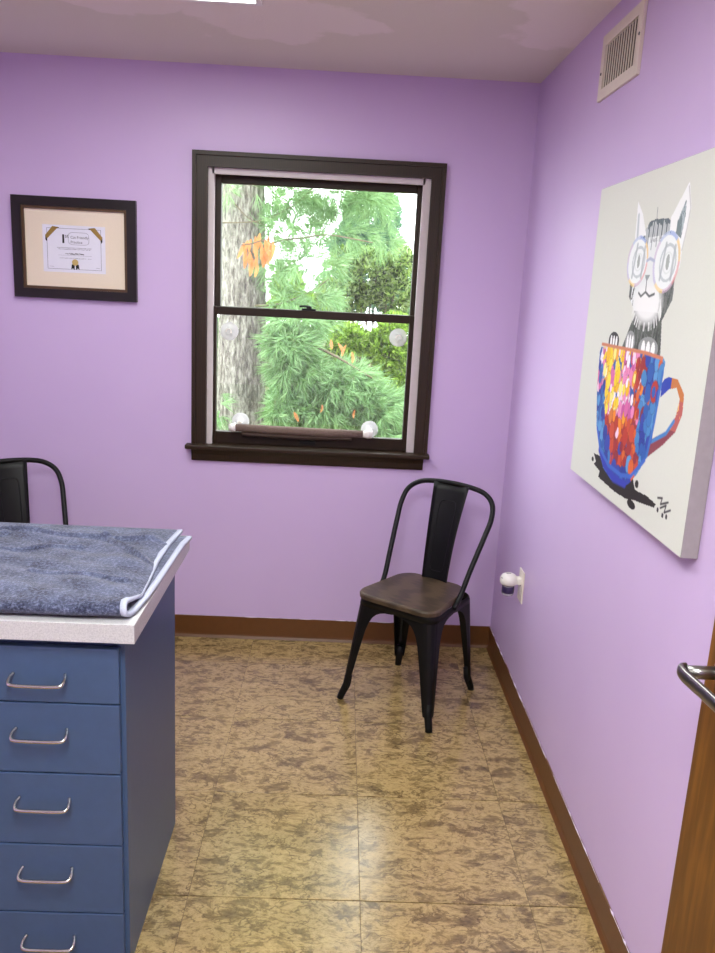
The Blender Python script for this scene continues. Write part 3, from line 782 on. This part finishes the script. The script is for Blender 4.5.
# kitten
hm = pmask(head); bmk = pmask(body)
put(bmk, (84, 88, 84)); put(bmk & (fur > .55), (112, 116, 112)); put(bmk & (fur < .35), (60, 64, 62))
put(hm, (228, 232, 232)); put(hm & (V < .19) & (U > .46), (104, 116, 120)); put(hm & (V < .205) & (fur < .42), (92, 102, 108))
put(hm & (V > .30) & ((U > .63+.5*(V-.30)*.3) | (U < .42)), (112, 116, 114)); put(hm & (V > .40), (92, 96, 94)); put(hm & (V > .32) & (fur < .42) & ((U > .62) | (U < .45)), (80, 84, 82))
for k in range(26):
    x = .47+.20*k/25; sline([(x, .150+.02*rng.random()), (x+.004*(rng.random()-.5), .205+.02*rng.random())], .0035, (232, 236, 236) if k % 4 else (110, 120, 126), .8)
put(np.clip(1.5-emask(.556, .378, .105, .055), 0, 1), (240, 241, 240), .95)
for k in range(40):
    a_ = 2*math.pi*rng.random(); x, y = .556+.10*math.cos(a_), .382+.052*math.sin(a_); sline([(x, y), (x+.014*math.cos(a_), y+.022)], .0028, (236, 238, 236), .8)
put(pmask(earL), (238, 240, 240)); put(pmask(earR), (240, 242, 242)); put(pmask(earRin), (176, 188, 192)); put(pmask(earRin) & (fur < .5), (120, 134, 138))
sline([(.40, .12), (.41, .18)], .010, (176, 186, 190), .8); sline([(.745, .075), (.772, .13), (.766, .18), (.752, .235)], .004, (190, 190, 188), .8)
sline([(.545, .110), (.55, .15)], .003, (120, 128, 130), .8)
for cx, cy, rx, ry in ((.434, .256, .080, .070), (.656, .264, .086, .078)):
    e = emask(cx, cy, rx, ry); put(e < 1, (236, 240, 240))
    for r0, cc in ((.62, (196, 204, 206)), (.36, (222, 228, 226))): put(np.abs(emask(cx+.012, cy+.002, rx*r0, ry*r0)-1) < .18, cc)
    put(emask(cx+.012, cy, rx*.14, ry*.28) < 1, (164, 172, 168)); sline([(cx-.03, cy+.045), (cx-.012, cy-.05)], .008, (168, 176, 180), .8)
    sline([(cx+.045, cy+.045), (cx+.052, cy-.04)], .009, (170, 178, 182), .8)
    ang = np.arctan2(V-cy, U-cx); ringm = np.abs(np.sqrt(e)-1) < .075
    for k, cc in enumerate(((198, 178, 204), (176, 192, 222), (120, 150, 214), (238, 196, 96), (222, 150, 150), (206, 176, 196), (240, 206, 120), (188, 180, 214))):
        lo = -math.pi+k*math.pi/4; put(ringm & (ang >= lo) & (ang < lo+math.pi/4), cc, .65)
sline([(.513, .256), (.536, .250), (.571, .258)], .006, (176, 184, 206))
put(pmask([(.512, .296), (.552, .296), (.531, .318)]), (150, 158, 160)); sline([(.531, .315), (.533, .345)], .004, (110, 116, 116))
sline([(.478, .348), (.50, .358), (.533, .345), (.565, .357), (.602, .350)], .005, (96, 102, 102))
for cx, cy, rx, ry in ((.31, .503, .050, .030), (.456, .495, .042, .034), (.606, .503, .075, .032)):
    put((emask(cx, cy, rx, ry) < 1), (60, 58, 62) if cx < .4 else (150, 152, 152))
    for k in (-1, 0, 1): put(emask(cx+k*rx*.5, cy+.006, rx*.20, ry*.8) < 1, (244, 244, 244))
# mug: blue ground, overlapping daubs
mm = pmask(mug); put(mm, (54, 92, 168)); hmk = pmask(handle); put(hmk, (44, 66, 170))
put(hmk & (U > .80), (196, 120, 66)); put(hmk & (U > .84) & (V > .62), (186, 96, 92)); put(hmk & (V > .70), (138, 66, 78)); put(hmk & (V > .62) & (U > .85) & (fur > .6), (236, 190, 120))
sline([(.72, .755), (.81, .715), (.85, .675)], .008, (70, 130, 196))
hid = lambda *l: [tuple(int(h[i:i+2], 16) for i in (0, 2, 4)) for h in l]
ye = hid('f6cf2a', 'fbe04a', 'f2b81e', 'fff6d0', 'f8e88a', 'f0a52a'); pk = hid('d86aa8', 'e98cc0', 'f7d3ea', 'c958a0', 'fbeef6', 'e884b4')
rd = hid('b8382e', 'c94c34', 'a02e34', 'd8662e', '8c2c3c'); bl = hid('3f78be', '2f5cae', '5c97d0', '3446a8', '4a86c4', '2c3c98'); og = hid('ee8a2a', 'f4a23c', 'd87a3a')
def pick(u, v):
    r_ = rng.random()
    if v > .885: return bl[int(rng.integers(3, 6))] if r_ < .8 else bl[0]
    edge = .195+.12*(max(0, v-.55)/.3)
    if u < edge+.035: L = bl if (v > .66 or r_ < .3) else pk
    elif v > .80: L = rd if (.40 < u < .64 and r_ < .8) else bl
    elif v > .725: L = (og+pk+rd) if (u < .48 and r_ < .75) else (rd if u < .60 else bl)
    elif u < .425: L = ye if r_ < .80 else (pk if r_ < .95 else og)
    elif u < .54: L = pk if r_ < .72 else (ye if r_ < .92 else rd)
    elif u < .60: L = rd if r_ < .6 else (pk if r_ < .8 else og)
    else: L = bl if r_ < .86 else rd
    return L[int(rng.integers(0, len(L)))]
big = [(.62, .60), (.66, .56), (.64, .66), (.66, .70), (.58, .80), (.36, .84), (.33, .80), (.60, .76), (.50, .85), (.48, .80)]
for k in range(760):
    u, v = .18+.57*rng.random(), .515+.42*rng.random()
    sz = .45+.55*rng.random(); rx, ry = .0165*sz, .027*sz
    if u > .6 or v > .76: rx, ry = rx*1.5, ry*1.15
    c = pick(u, v); put((emask(u, v, rx*1.12, ry*1.12, .08) < 1) & mm, tuple(int(x*.72) for x in c), .6); put((emask(u, v, rx, ry, .08) < 1) & mm, c)
sline([(.30, .865), (.37, .905), (.46, .925), (.56, .918)], .016, (52, 62, 176)); sline([(.25, .80), (.30, .86), (.40, .895), (.52, .900), (.60, .885), (.69, .815)], .009, (62, 104, 196))
sline([(.20, .52), (.39, .519), (.59, .517), (.72, .522)], .007, (206, 128, 96)); sline([(.735, .56), (.722, .70), (.70, .80)], .010, (60, 112, 190))
IMG = np.clip(IMG, 0, 1)
verts = np.stack([np.full(U.shape, -CT-0.0006), CY0-0.0012-U*(CW-0.0024), CZT-0.0012-V*(CH-0.0024)], -1).reshape(-1, 3)
ii, jj = np.meshgrid(np.arange(GU), np.arange(GV)); a0 = (jj*(GU+1)+ii).ravel()
quads = np.stack([a0, a0+(GU+1), a0+(GU+2), a0+1], -1)
pm = tri_mesh('painted_picture', verts, quads)
ca = pm.color_attributes.new('paint', 'FLOAT_COLOR', 'POINT')
ca.data.foreach_set('color', np.concatenate([IMG.reshape(-1, 3), np.ones((IMG.shape[0]*IMG.shape[1], 1))], 1).astype(np.float32).ravel())
obj('painted_picture', pm, MT['paint'], cv, label='painted grey kitten with round glasses in a multicoloured mug')

# ------------------------------------------------------------------ outlet and plug-in freshener
OY, OZ = -0.512, 0.502
ol = thing('wall_outlet', 'almond outlet plate low on the wall by the chair', 'outlet', (0, OY, OZ))
MB().box(-0.006, -0.0005, OY-.037, OY+.037, OZ-.064, OZ+.064, 0.002).build('cover_plate', MT['almond'], ol)
for dz in (-.02, .02):
    MB().lathe([(0.0165, -0.0055), (0.0165, -0.0072), (0.015, -0.0076)], (0, OY, OZ+dz), 'x', 20).build('socket', MT['plastic'], ol)
MB().lathe([(0.003, -0.0055), (0.003, -0.0068)], (0, OY, OZ), 'x', 8).build('screw', MT['ink'], ol)
FYy, FZ = OY, OZ+.020; FX = -0.054; FS = 1.2
af = thing('air_freshener', 'white plug-in air freshener with purple label in the wall outlet', 'air freshener', (-0.008, FYy, FZ))
m = MB(); m.box(-0.034, -0.0078, FYy-.017, FYy+.017, FZ-.012, FZ+.014, 0.004)
m.build('plug_arm', MT['plastic'], af)
MB().lathe([(a*FS, b*FS) for a, b in [(0.002, 0.026), (0.012, 0.0245), (0.022, 0.019), (0.0275, 0.010), (0.029, 0.0), (0.0275, -0.008), (0.024, -0.012), (0.004, -0.0125)]], (FX, FYy, FZ), 'z', 28).build('warmer_body', MT['plastic'], af)
MB().box(FX-.012, FX+.006, FYy-.0025-.004, FYy+.0025-.004, FZ+.0285, FZ+.0312, .0008).build('vent_slot', MT['ink'], af)
MB().tube([(FX-.0312, FYy-.008, FZ+.0140), (FX-.0280, FYy-.0180, FZ+.0140)], 0.0012, 6).build('vent_mark', MT['ink'], af)
bt = MB().lathe([(a*FS, b*FS) for a, b in [(0.014, -0.011), (0.0185, -0.016), (0.0195, -0.024), (0.0195, -0.044), (0.0175, -0.049), (0.004, -0.050)]], (FX, FYy, FZ), 'z', 24).build('refill_bottle', MT['clear'], af)
MB().lathe([(a*FS, b*FS) for a, b in [(0.0190, -0.0185), (0.0200, -0.0195), (0.0200, -0.0405), (0.0190, -0.0415)]], (FX, FYy, FZ), 'z', 24).build('bottle_label', MT['purple'], bt)

# ------------------------------------------------------------------ cat window perch, folded, and its spare suction cups
def cup_mesh(m, x, z, y=0.0285, r=0.038):
    return m.lathe([(r, 0.0), (r, -0.002), (r*.72, -0.006), (r*.40, -0.010), (r*.34, -0.020), (r*.30, -0.0225), (r*.05, -0.0235)], (x, y, z), 'y', 28)
pc = thing('window_perch', 'rolled taupe fabric pet perch stuck low on the window pane', 'pet perch', (-0.90, 0.0, 0.97))
YG = 0.0305
for x, z in ((-1.178, 1.012), (-0.610, 1.002)):
    c = cup_mesh(MB(), x, z, YG).build('suction_cup', MT['cup'], pc, label='white suction cup')
    MB().lathe([(0.011, -0.022), (0.011, -0.038), (0.009, -0.041), (0.002, -0.0415)], (x, YG, z), 'y', 18).build('knob', MT['plastic'], c)
PYc = -0.022
MB().tube([(-1.195, PYc, 0.992), (-1.05, PYc, 0.990), (-0.80, PYc, 0.987), (-0.640, PYc, 0.988)], [0.0165, 0.018, 0.018, 0.0165], 18).build('roll', MT['perch'], pc)
m = MB(); n = 24
o_ = []; fs = []
for k in range(n+1):
    s = k/n; x = -1.165+0.48*s; d = 0.030+0.006*math.sin(s*math.pi)
    o_ += [(x, PYc+.012, 0.985), (x, PYc-.010, 0.978-d*.35), (x, PYc+.004, 0.985-d), (x, PYc+.018, 0.980-d*.4)]
for k in range(n):
    for j in range(4): fs.append((k*4+j, k*4+(j+1) % 4, (k+1)*4+(j+1) % 4, (k+1)*4+j))
fs += [(0, 1, 2, 3), (n*4+3, n*4+2, n*4+1, n*4)]
m.add(o_, fs, True).build('fabric_flap', MT['perchd'], pc)
for x0, x1 in ((-1.222, -1.192), (-0.643, -0.598)):
    MB().tube([(x0, PYc, 0.992 if x0 < -1 else 0.989), ((x0+x1)/2, PYc, 0.992 if x0 < -1 else 0.989), (x1, PYc, 0.992 if x0 < -1 else 0.989)], [0.013, 0.019, 0.0175], 18).build('end_cap', MT['plastic'], pc)
    MB().tube([((x0+x1)/2+.008, PYc+.012, 0.997), ((x0+x1)/2+.010, YG-.030, 1.004)], 0.008, 10).build('bracket', MT['plastic'], pc)
for x, z, side in ((-1.232, 1.400, 'tree trunk'), (-0.507, 1.408, 'leafy bushes')):
    sc = thing('suction_cup', 'clear suction cup stuck on the lower sash before the '+side, 'suction cup', (x, YG, z), 'spare suction cups on the lower sash')
    cup_mesh(MB(), x, z, YG, 0.039).build('disc', MT['cup'], sc)
    MB().tube([(x+.011*math.cos(a_), YG-.024, z+.011*math.sin(a_)) for a_ in [R(q) for q in range(-30, 220, 25)]], 0.0028, 8).build('hook', MT['plastic'], sc)

# ------------------------------------------------------------------ the garden outside the window
gm = MB(); 
NG = 28; o_ = []; fs = []
for j in range(NG+1):
    for i in range(NG+1):
        x = -9+18*i/NG; y = 0.16+17.8*j/NG
        o_.append((x, y, -0.35+0.05*math.sin(1.3*x+y)+0.04*math.sin(2.1*y-x)+max(0, y-5)*0.05))
for j in range(NG):
    for i in range(NG): a = j*(NG+1)+i; fs.append((a, a+1, a+2+NG, a+1+NG))
struct(gm.add(o_, fs, True).build('ground', MT['soil']))

def at(px, py, y):
    """point on the plane y = const seen at a photo pixel; depths are chosen from what stands in front of what"""
    d = fw+rt2*((px-357.5)/F_PX)-up2*((py-476.5)/F_PX); t_ = (y-CAM.y)/d.y; return CAM+d*t_
def pb(px, py, y, rx, ry, n, ryd=.25):
    k = (y-CAM.y)/F_PX; return (tuple(at(px, py, y)), (rx*k, ryd, ry*k), n)
def rand_dirs(n):
    d = rng.normal(size=(n, 3)); return d/np.linalg.norm(d, axis=1, keepdims=True)
def perp(d):
    r_ = rng.normal(size=d.shape); q = np.cross(d, r_); return q/np.linalg.norm(q, axis=1, keepdims=True)
def blades(base, d, ln, wd):
    """one slim diamond per needle"""
    p = perp(d); n = len(base); ln = ln[:, None]; wd = wd[:, None]
    a = base; b = base+d*ln*.45+p*wd; c = base+d*ln; e = base+d*ln*.45-p*wd
    Vv = np.stack([a, b, c, e], 1).reshape(-1, 3); q = np.arange(n)[:, None]*4
    return Vv, np.concatenate([q, q+1, q+2, q+3], 1)
def tufts(cent, axis, k, spread, ln, wd, lnv=.3):
    n = len(cent); c = np.repeat(cent, k, 0); a = np.repeat(axis, k, 0)
    d = a+rand_dirs(n*k)*spread; d /= np.linalg.norm(d, axis=1, keepdims=True)
    return blades(c+rand_dirs(n*k)*ln*.08, d, ln*(1-lnv+2*lnv*rng.random(n*k)), np.full(n*k, wd))
def blob(c, r, n, shell=.4):
    d = rand_dirs(n); q = (shell+(1-shell)*rng.random((n, 1))**.5); return np.array(c)+d*q*np.array(r), d

# the pine: trunk, limbs, needle sprays
pt = thing('pine_tree', 'tall pine with grey furrowed trunk and drooping needle sprays outside the window', 'tree', (-1.54, 3.0, -0.35))
na, nh = 90, 150; o_ = []; fs = []
ph = rng.random(40)*6.28
for j in range(nh+1):
    z = -0.4+5.4*j/nh; r0 = 0.176+0.045*math.exp(-(z+.4)/.9)-0.008*max(0, z-1.2)
    cx = -1.545+0.012*math.sin(z*1.1)-0.018*max(0, z-1.2)
    for i in range(na):
        a = 2*math.pi*i/na
        rdg = abs(math.sin(8*a+1.6*math.sin(z*3.1+ph[0])+ph[1]))**.6*.5+abs(math.sin(13*a+2.2*math.sin(z*4.7+ph[2])+1.7*math.sin(z*9+3*a)))**.7*.5
        brk = .5+.5*math.sin(z*34+5*math.sin(5*a+z*2))
        r_ = r0+0.016*rdg+0.004*brk*rdg-.012
        o_.append((cx+r_*math.cos(a), 3.0+r_*math.sin(a), z))
for j in range(nh):
    for i in range(na): fs.append((j*na+i, j*na+(i+1) % na, (j+1)*na+(i+1) % na, (j+1)*na+i))
MB().add(o_, fs, True).build('trunk', MT['bark'], pt)
limbs = [
 [(-1.42, 2.85, 1.43), (-1.25, 2.78, 1.45), (-1.117, 2.75, 1.50), (-0.98, 2.72, 1.57), (-0.858, 2.70, 1.66)],
 [(-1.46, 2.85, 1.83), (-1.25, 2.78, 1.91), (-1.05, 2.75, 1.945), (-0.87, 2.72, 1.97), (-0.55, 2.7, 1.93)],
 [(-1.70, 2.80, 2.02), (-1.43, 2.77, 2.04), (-1.28, 2.77, 2.09), (-1.10, 2.78, 2.21), (-0.95, 2.78, 2.36)],
 [(-1.43, 2.77, 2.04), (-1.30, 2.8, 2.00), (-1.22, 2.82, 1.96), (-1.1, 2.85, 1.94)],
 [(-1.62, 2.80, 2.20), (-1.50, 2.77, 2.08), (-1.43, 2.77, 2.04)],
 [(-1.30, 2.9, 2.50), (-1.00, 2.9, 2.46), (-0.80, 2.95, 2.30), (-0.86, 2.98, 2.10), (-0.98, 3.0, 1.98)],
 [(-1.42, 3.0, 1.25), (-1.10, 2.6, 1.22), (-0.80, 2.4, 1.12), (-0.52, 2.3, 0.98)],
 [(-1.40, 3.0, 0.95), (-1.12, 2.6, 0.92), (-0.86, 2.4, 0.84), (-0.60, 2.3, 0.72)],
 [(-1.40, 3.1, 2.55), (-0.95, 3.2, 2.62), (-0.50, 3.3, 2.52), (-0.10, 3.3, 2.35)],
 [(-1.55, 3.0, 3.5), (-1.1, 3.0, 3.75), (-0.6, 3.1, 3.85), (0.3, 3.4, 3.7)],
 [(-1.55, 3.0, 4.2), (-1.1, 3.0, 4.5), (-0.6, 3.1, 4.65), (0.35, 3.4, 4.5)],
 [(-1.45, 3.1, 3.05), (-0.95, 3.3, 3.15), (-0.40, 3.4, 3.0), (0.2, 3.4, 2.8)],
]
for k, L in enumerate(limbs):
    P_ = smoothpath(L, 5); r0 = 0.010 if k in (0, 1) else (0.0055 if k in (2, 3, 4, 5) else 0.016)
    MB().tube(P_, [r0*(1-.65*i/len(P_)) for i in range(len(P_))], 7).build('limb', MT['twig'], pt)
VV = []; QQ = []; off = 0
def collect(vq):
    global off
    VV.append(vq[0]); QQ.append(vq[1]+off); off += len(vq[0])
def flush(name, mat, parent):
    global VV, QQ, off
    m_ = tri_mesh(name, np.concatenate(VV), np.concatenate(QQ)); o = obj(name, m_, mat, parent); o['kind'] = 'stuff'
    VV, QQ, off = [], [], 0; return o
def spray(c, r, n, droop=(0.2, -0.2, -0.35), ln=.13, wd=.0032, k=22):
    p, d = blob(c, r, n, .15); ax = d*.5+np.array(droop)+rand_dirs(n)*.35; ax /= np.linalg.norm(ax, axis=1, keepdims=True)
    collect(tufts(p, ax, k, .55, ln, wd))
for c, r, n in (pb(290, 345, 2.5, 26, 16, 150), pb(300, 375, 2.5, 34, 22, 240), pb(345, 385, 2.45, 34, 20, 220), pb(375, 408, 2.4, 30, 20, 190), pb(320, 412, 2.45, 40, 18, 230),
                pb(283, 412, 2.45, 14, 22, 80), pb(385, 432, 2.35, 26, 10, 70), pb(300, 322, 2.6, 34, 8, 60), pb(220, 405, 2.3, 3, 16, 8)):
    spray(c, r, n)
for c, r, n in (pb(285, 195, 2.9, 30, 12, 80), pb(330, 195, 3.0, 34, 14, 110), pb(370, 200, 3.0, 26, 12, 60), pb(345, 232, 3.0, 30, 14, 50), pb(385, 240, 3.0, 12, 14, 20), pb(290, 230, 2.9, 34, 18, 60), pb(310, 262, 2.8, 40, 12, 50),
                pb(275, 270, 2.9, 14, 14, 24), pb(318, 296, 2.8, 24, 8, 36), pb(285, 300, 2.8, 20, 6, 30), pb(345, 160, 3.2, 80, 20, 160), pb(345, 120, 3.3, 90, 20, 120), pb(228, 190, 2.65, 10, 8, 5)):
    spray(c, r, n, (0.25, -0.1, -0.15), .15, .0022, 22)
for c, r, n in (((-1.7, 3.0, 3.6), (.9, .6, .35), 420), ((-1.5, 3.0, 4.4), (.9, .6, .4), 420), ((-1.0, 2.9, 3.2), (.40, .5, .25), 260), ((-1.0, 3.1, 3.8), (.35, .5, .35), 260), ((-0.9, 3.2, 4.6), (.45, .5, .4), 260),
                ((0.35, 3.4, 3.6), (.40, .4, .5), 260), ((0.4, 3.4, 4.4), (.4, .4, .4), 200), ((-1.5, 3.0, 5.2), (.8, .7, .4), 260)):
    spray(c, r, n, (0.1, -0.1, -0.2), .18, .006, 22)  # unseen upper crown, added with a gap that narrows the sky's floor glare
flush('needle_sprays', MT['pine'], pt)

# dead orange leaf clump caught on a twig
dl = thing('dead_leaf_clump', 'clump of dried orange leaves hanging beside the pine trunk', 'dead leaves', tuple(at(259, 257, 1.95)))
def leaf_mesh(ln, wd):
    n = 6; vs_ = []
    for k in range(n+1):
        t_ = k/n; hw = wd*math.sin(math.pi*min(1, t_*.92+.04))**.8; vs_ += [(-hw, .012*math.sin(3*t_), -ln*t_), (0, .018*math.sin(3*t_)+.006, -ln*t_), (hw, .012*math.sin(3*t_), -ln*t_)]
    fs = []
    for k in range(n):
        for j in (0, 1): a = k*3+j; fs.append((a, a+1, a+4, a+3))
    m_ = me('leaf', vs_, fs, True); m_.materials.append(MT['dead']); return m_
lm = [leaf_mesh(.105, .016), leaf_mesh(.085, .014)]
for k, (dx, dz, rz) in enumerate(((-.10, .03, .5), (-.085, .00, .2), (-.06, -.02, -.1), (-.055, .06, .1), (-.03, .08, .05), (-.025, .03, -.1), (-.04, -.06, .15), (-.01, -.04, .05), (.01, .04, -.12), (.02, -.03, -.1), (.04, .06, -.35), (.06, .08, -.3), (.075, .03, -.15), (.055, -.01, -.05), (.0, .10, .15), (-.07, .05, .3), (-.015, -.075, .0), (-.05, -.09, .1), (.03, .01, -.2), (-.075, -.045, .25), (.085, .055, -.2))):
    o = bpy.data.objects.new('leaf', lm[k % 2]); C.objects.link(o); o.parent = dl
    o.location = (dx, (k % 5)*.012-.02, dz+.05); o.rotation_euler = (R(-8+5*(k % 4)), rz*.8, R(-35+23*(k % 4)))
MB().tube(smoothpath([dl.location+Vector(q) for q in ((.10, .02, .12), (.02, 0, .105), (-.05, -.01, .08), (-.11, -.01, .07))], 4), .004, 6).build('stem', MT['twig'], dl)

# shrubs and trees behind
def shrub(name, label, cat, base, blobs, mat, k, ln, wd, spread, up_=.3, stems=6, group=None):
    s = thing(name, label, cat, base, group)
    for q in range(stems):
        c, r, n = blobs[q % len(blobs)]; b = Vector(base); e = Vector(c)+Vector((random.uniform(-.5, .5)*r[0], random.uniform(-.5, .5)*r[1], .3*r[2]))
        md = (b+e)/2+Vector((random.uniform(-.1, .1), random.uniform(-.1, .1), 0))
        MB().tube(smoothpath([b+Vector((random.uniform(-.05, .05), random.uniform(-.05, .05), 0)), md, e], 4), [.016-.0015*i for i in range(9)], 6).build('stem', MT['twig'], s)
    for c, r, n in blobs:
        p, d = blob(c, r, n, .45); ax = d+np.array((0, -.2, up_)); ax /= np.linalg.norm(ax, axis=1, keepdims=True)
        collect(tufts(p, ax, k, spread, ln, wd))
    flush('foliage', mat, s); return s
shrub('shrub', 'yellow-green bushy evergreen just behind the drooping pine needle sprays', 'shrub', tuple(at(385, 520, 3.5).xy)+(-.35,),
      [pb(385, 348, 3.5, 22, 18, 330, .18), pb(350, 340, 3.5, 18, 12, 190, .18), pb(402, 375, 3.5, 14, 24, 240, .18), pb(395, 325, 3.5, 16, 8, 90, .18)], MT['bush'], 14, .06, .010, .8)
shrub('shrub', 'small bright rounded bush close behind the pine trunk', 'shrub', tuple(at(290, 500, 5.3).xy)+(-.35,),
      [pb(288, 288, 5.3, 13, 16, 260, .2), pb(300, 306, 5.3, 28, 10, 200, .2)], MT['bush'], 14, .08, .013, .8)
shrub('shrub', 'dark leafy shrub with bare twigs between the brighter bushes', 'shrub', tuple(at(350, 500, 4.4).xy)+(-.35,),
      [pb(320, 340, 4.4, 40, 16, 170, .2), pb(368, 276, 4.4, 30, 24, 360, .2), pb(395, 295, 4.4, 18, 18, 170, .2), pb(345, 296, 4.4, 26, 16, 210, .2), pb(402, 262, 4.4, 10, 14, 70, .2), pb(350, 258, 4.4, 16, 10, 80, .2), pb(340, 400, 4.4, 60, 30, 180, .2)], MT['shade'], 12, .065, .010, .9, stems=10)
shrub('spruce', 'blue-green conifer rising behind the bushes', 'tree', tuple(at(372, 480, 6.4).xy)+(-.35,),
      [pb(372, 215, 6.4, 26, 26, 330), pb(365, 245, 6.4, 34, 18, 300), pb(398, 280, 6.4, 18, 18, 200), pb(360, 290, 6.4, 40, 18, 240), pb(370, 180, 6.4, 20, 20, 200)], MT['spruce'], 16, .11, .007, .8, -.1)
shrub('shrub', 'pale green thicket low behind the pine', 'shrub', tuple(at(310, 470, 7.6).xy)+(-.35,),
      [pb(225, 370, 7.6, 20, 50, 260), pb(290, 380, 7.6, 50, 40, 340), pb(370, 380, 7.6, 50, 40, 340), pb(300, 320, 7.6, 60, 14, 240), pb(410, 330, 7.6, 20, 30, 160), pb(310, 250, 7.6, 50, 26, 60), pb(290, 210, 7.6, 40, 20, 40)], MT['pine'], 14, .13, .012, .8)
# the garden goes on to both sides of what the window frames
for (x, y, h, r, lab, mt) in ((-3.6, 7.4, 2.2, .8, 'broad bushy evergreen in the garden, well away behind the pine trunk', 'bush'), (1.9, 7.2, 2.0, .8, 'broad green bush in the garden, well beyond the blue-green conifer', 'shade'),
                              (-2.9, 4.4, 1.3, .5, 'low rounded dark shrub standing alone beside the pine trunk', 'shade'), (1.1, 4.6, 1.3, .5, 'low rounded yellow-green shrub standing alone beside the conifer', 'bush')):
    shrub('shrub', lab, 'shrub', (x, y, -.35), [((x, y, h*.35), (r, r*.5, h*.45), 420), ((x-r*.4, y, h*.75), (r*.6, r*.4, h*.3), 260), ((x+r*.4, y, h*.65), (r*.6, r*.4, h*.3), 260)], MT[mt], 14, .11, .014, .8)
for (x, y, lab) in ((-4.9, 9.4, 'tall pale conifer in the distance behind the broad bushy evergreen'), (3.6, 9.6, 'tall pale conifer in the distance behind the broad green bush')):
    shrub('conifer', lab, 'tree', (x, y, -.35), [((x, y, .8+k*.75), (1.15-k*.2, .8-k*.12, .5), 360-50*k) for k in range(5)], MT['spruce'], 16, .16, .014, .8, -.1)
# a few fallen orange leaves lodged in the foliage
for k, (x, y, z) in enumerate(tuple(at(px, py, 2.15)) for px, py in ((338, 343), (331, 340), (346, 345), (322, 405), (294, 412), (355, 410), (352, 352))):
    o = bpy.data.objects.new('dead_leaf', lm[k % 2]); C.objects.link(o); o.location = (x, y, z); o.rotation_euler = (R(15), R(-25+17*(k % 4)), R(40*(k % 3)-40)); o.scale = (.8, .8, .8)
    o.parent = pt; o.matrix_parent_inverse = world_of(pt).inverted()
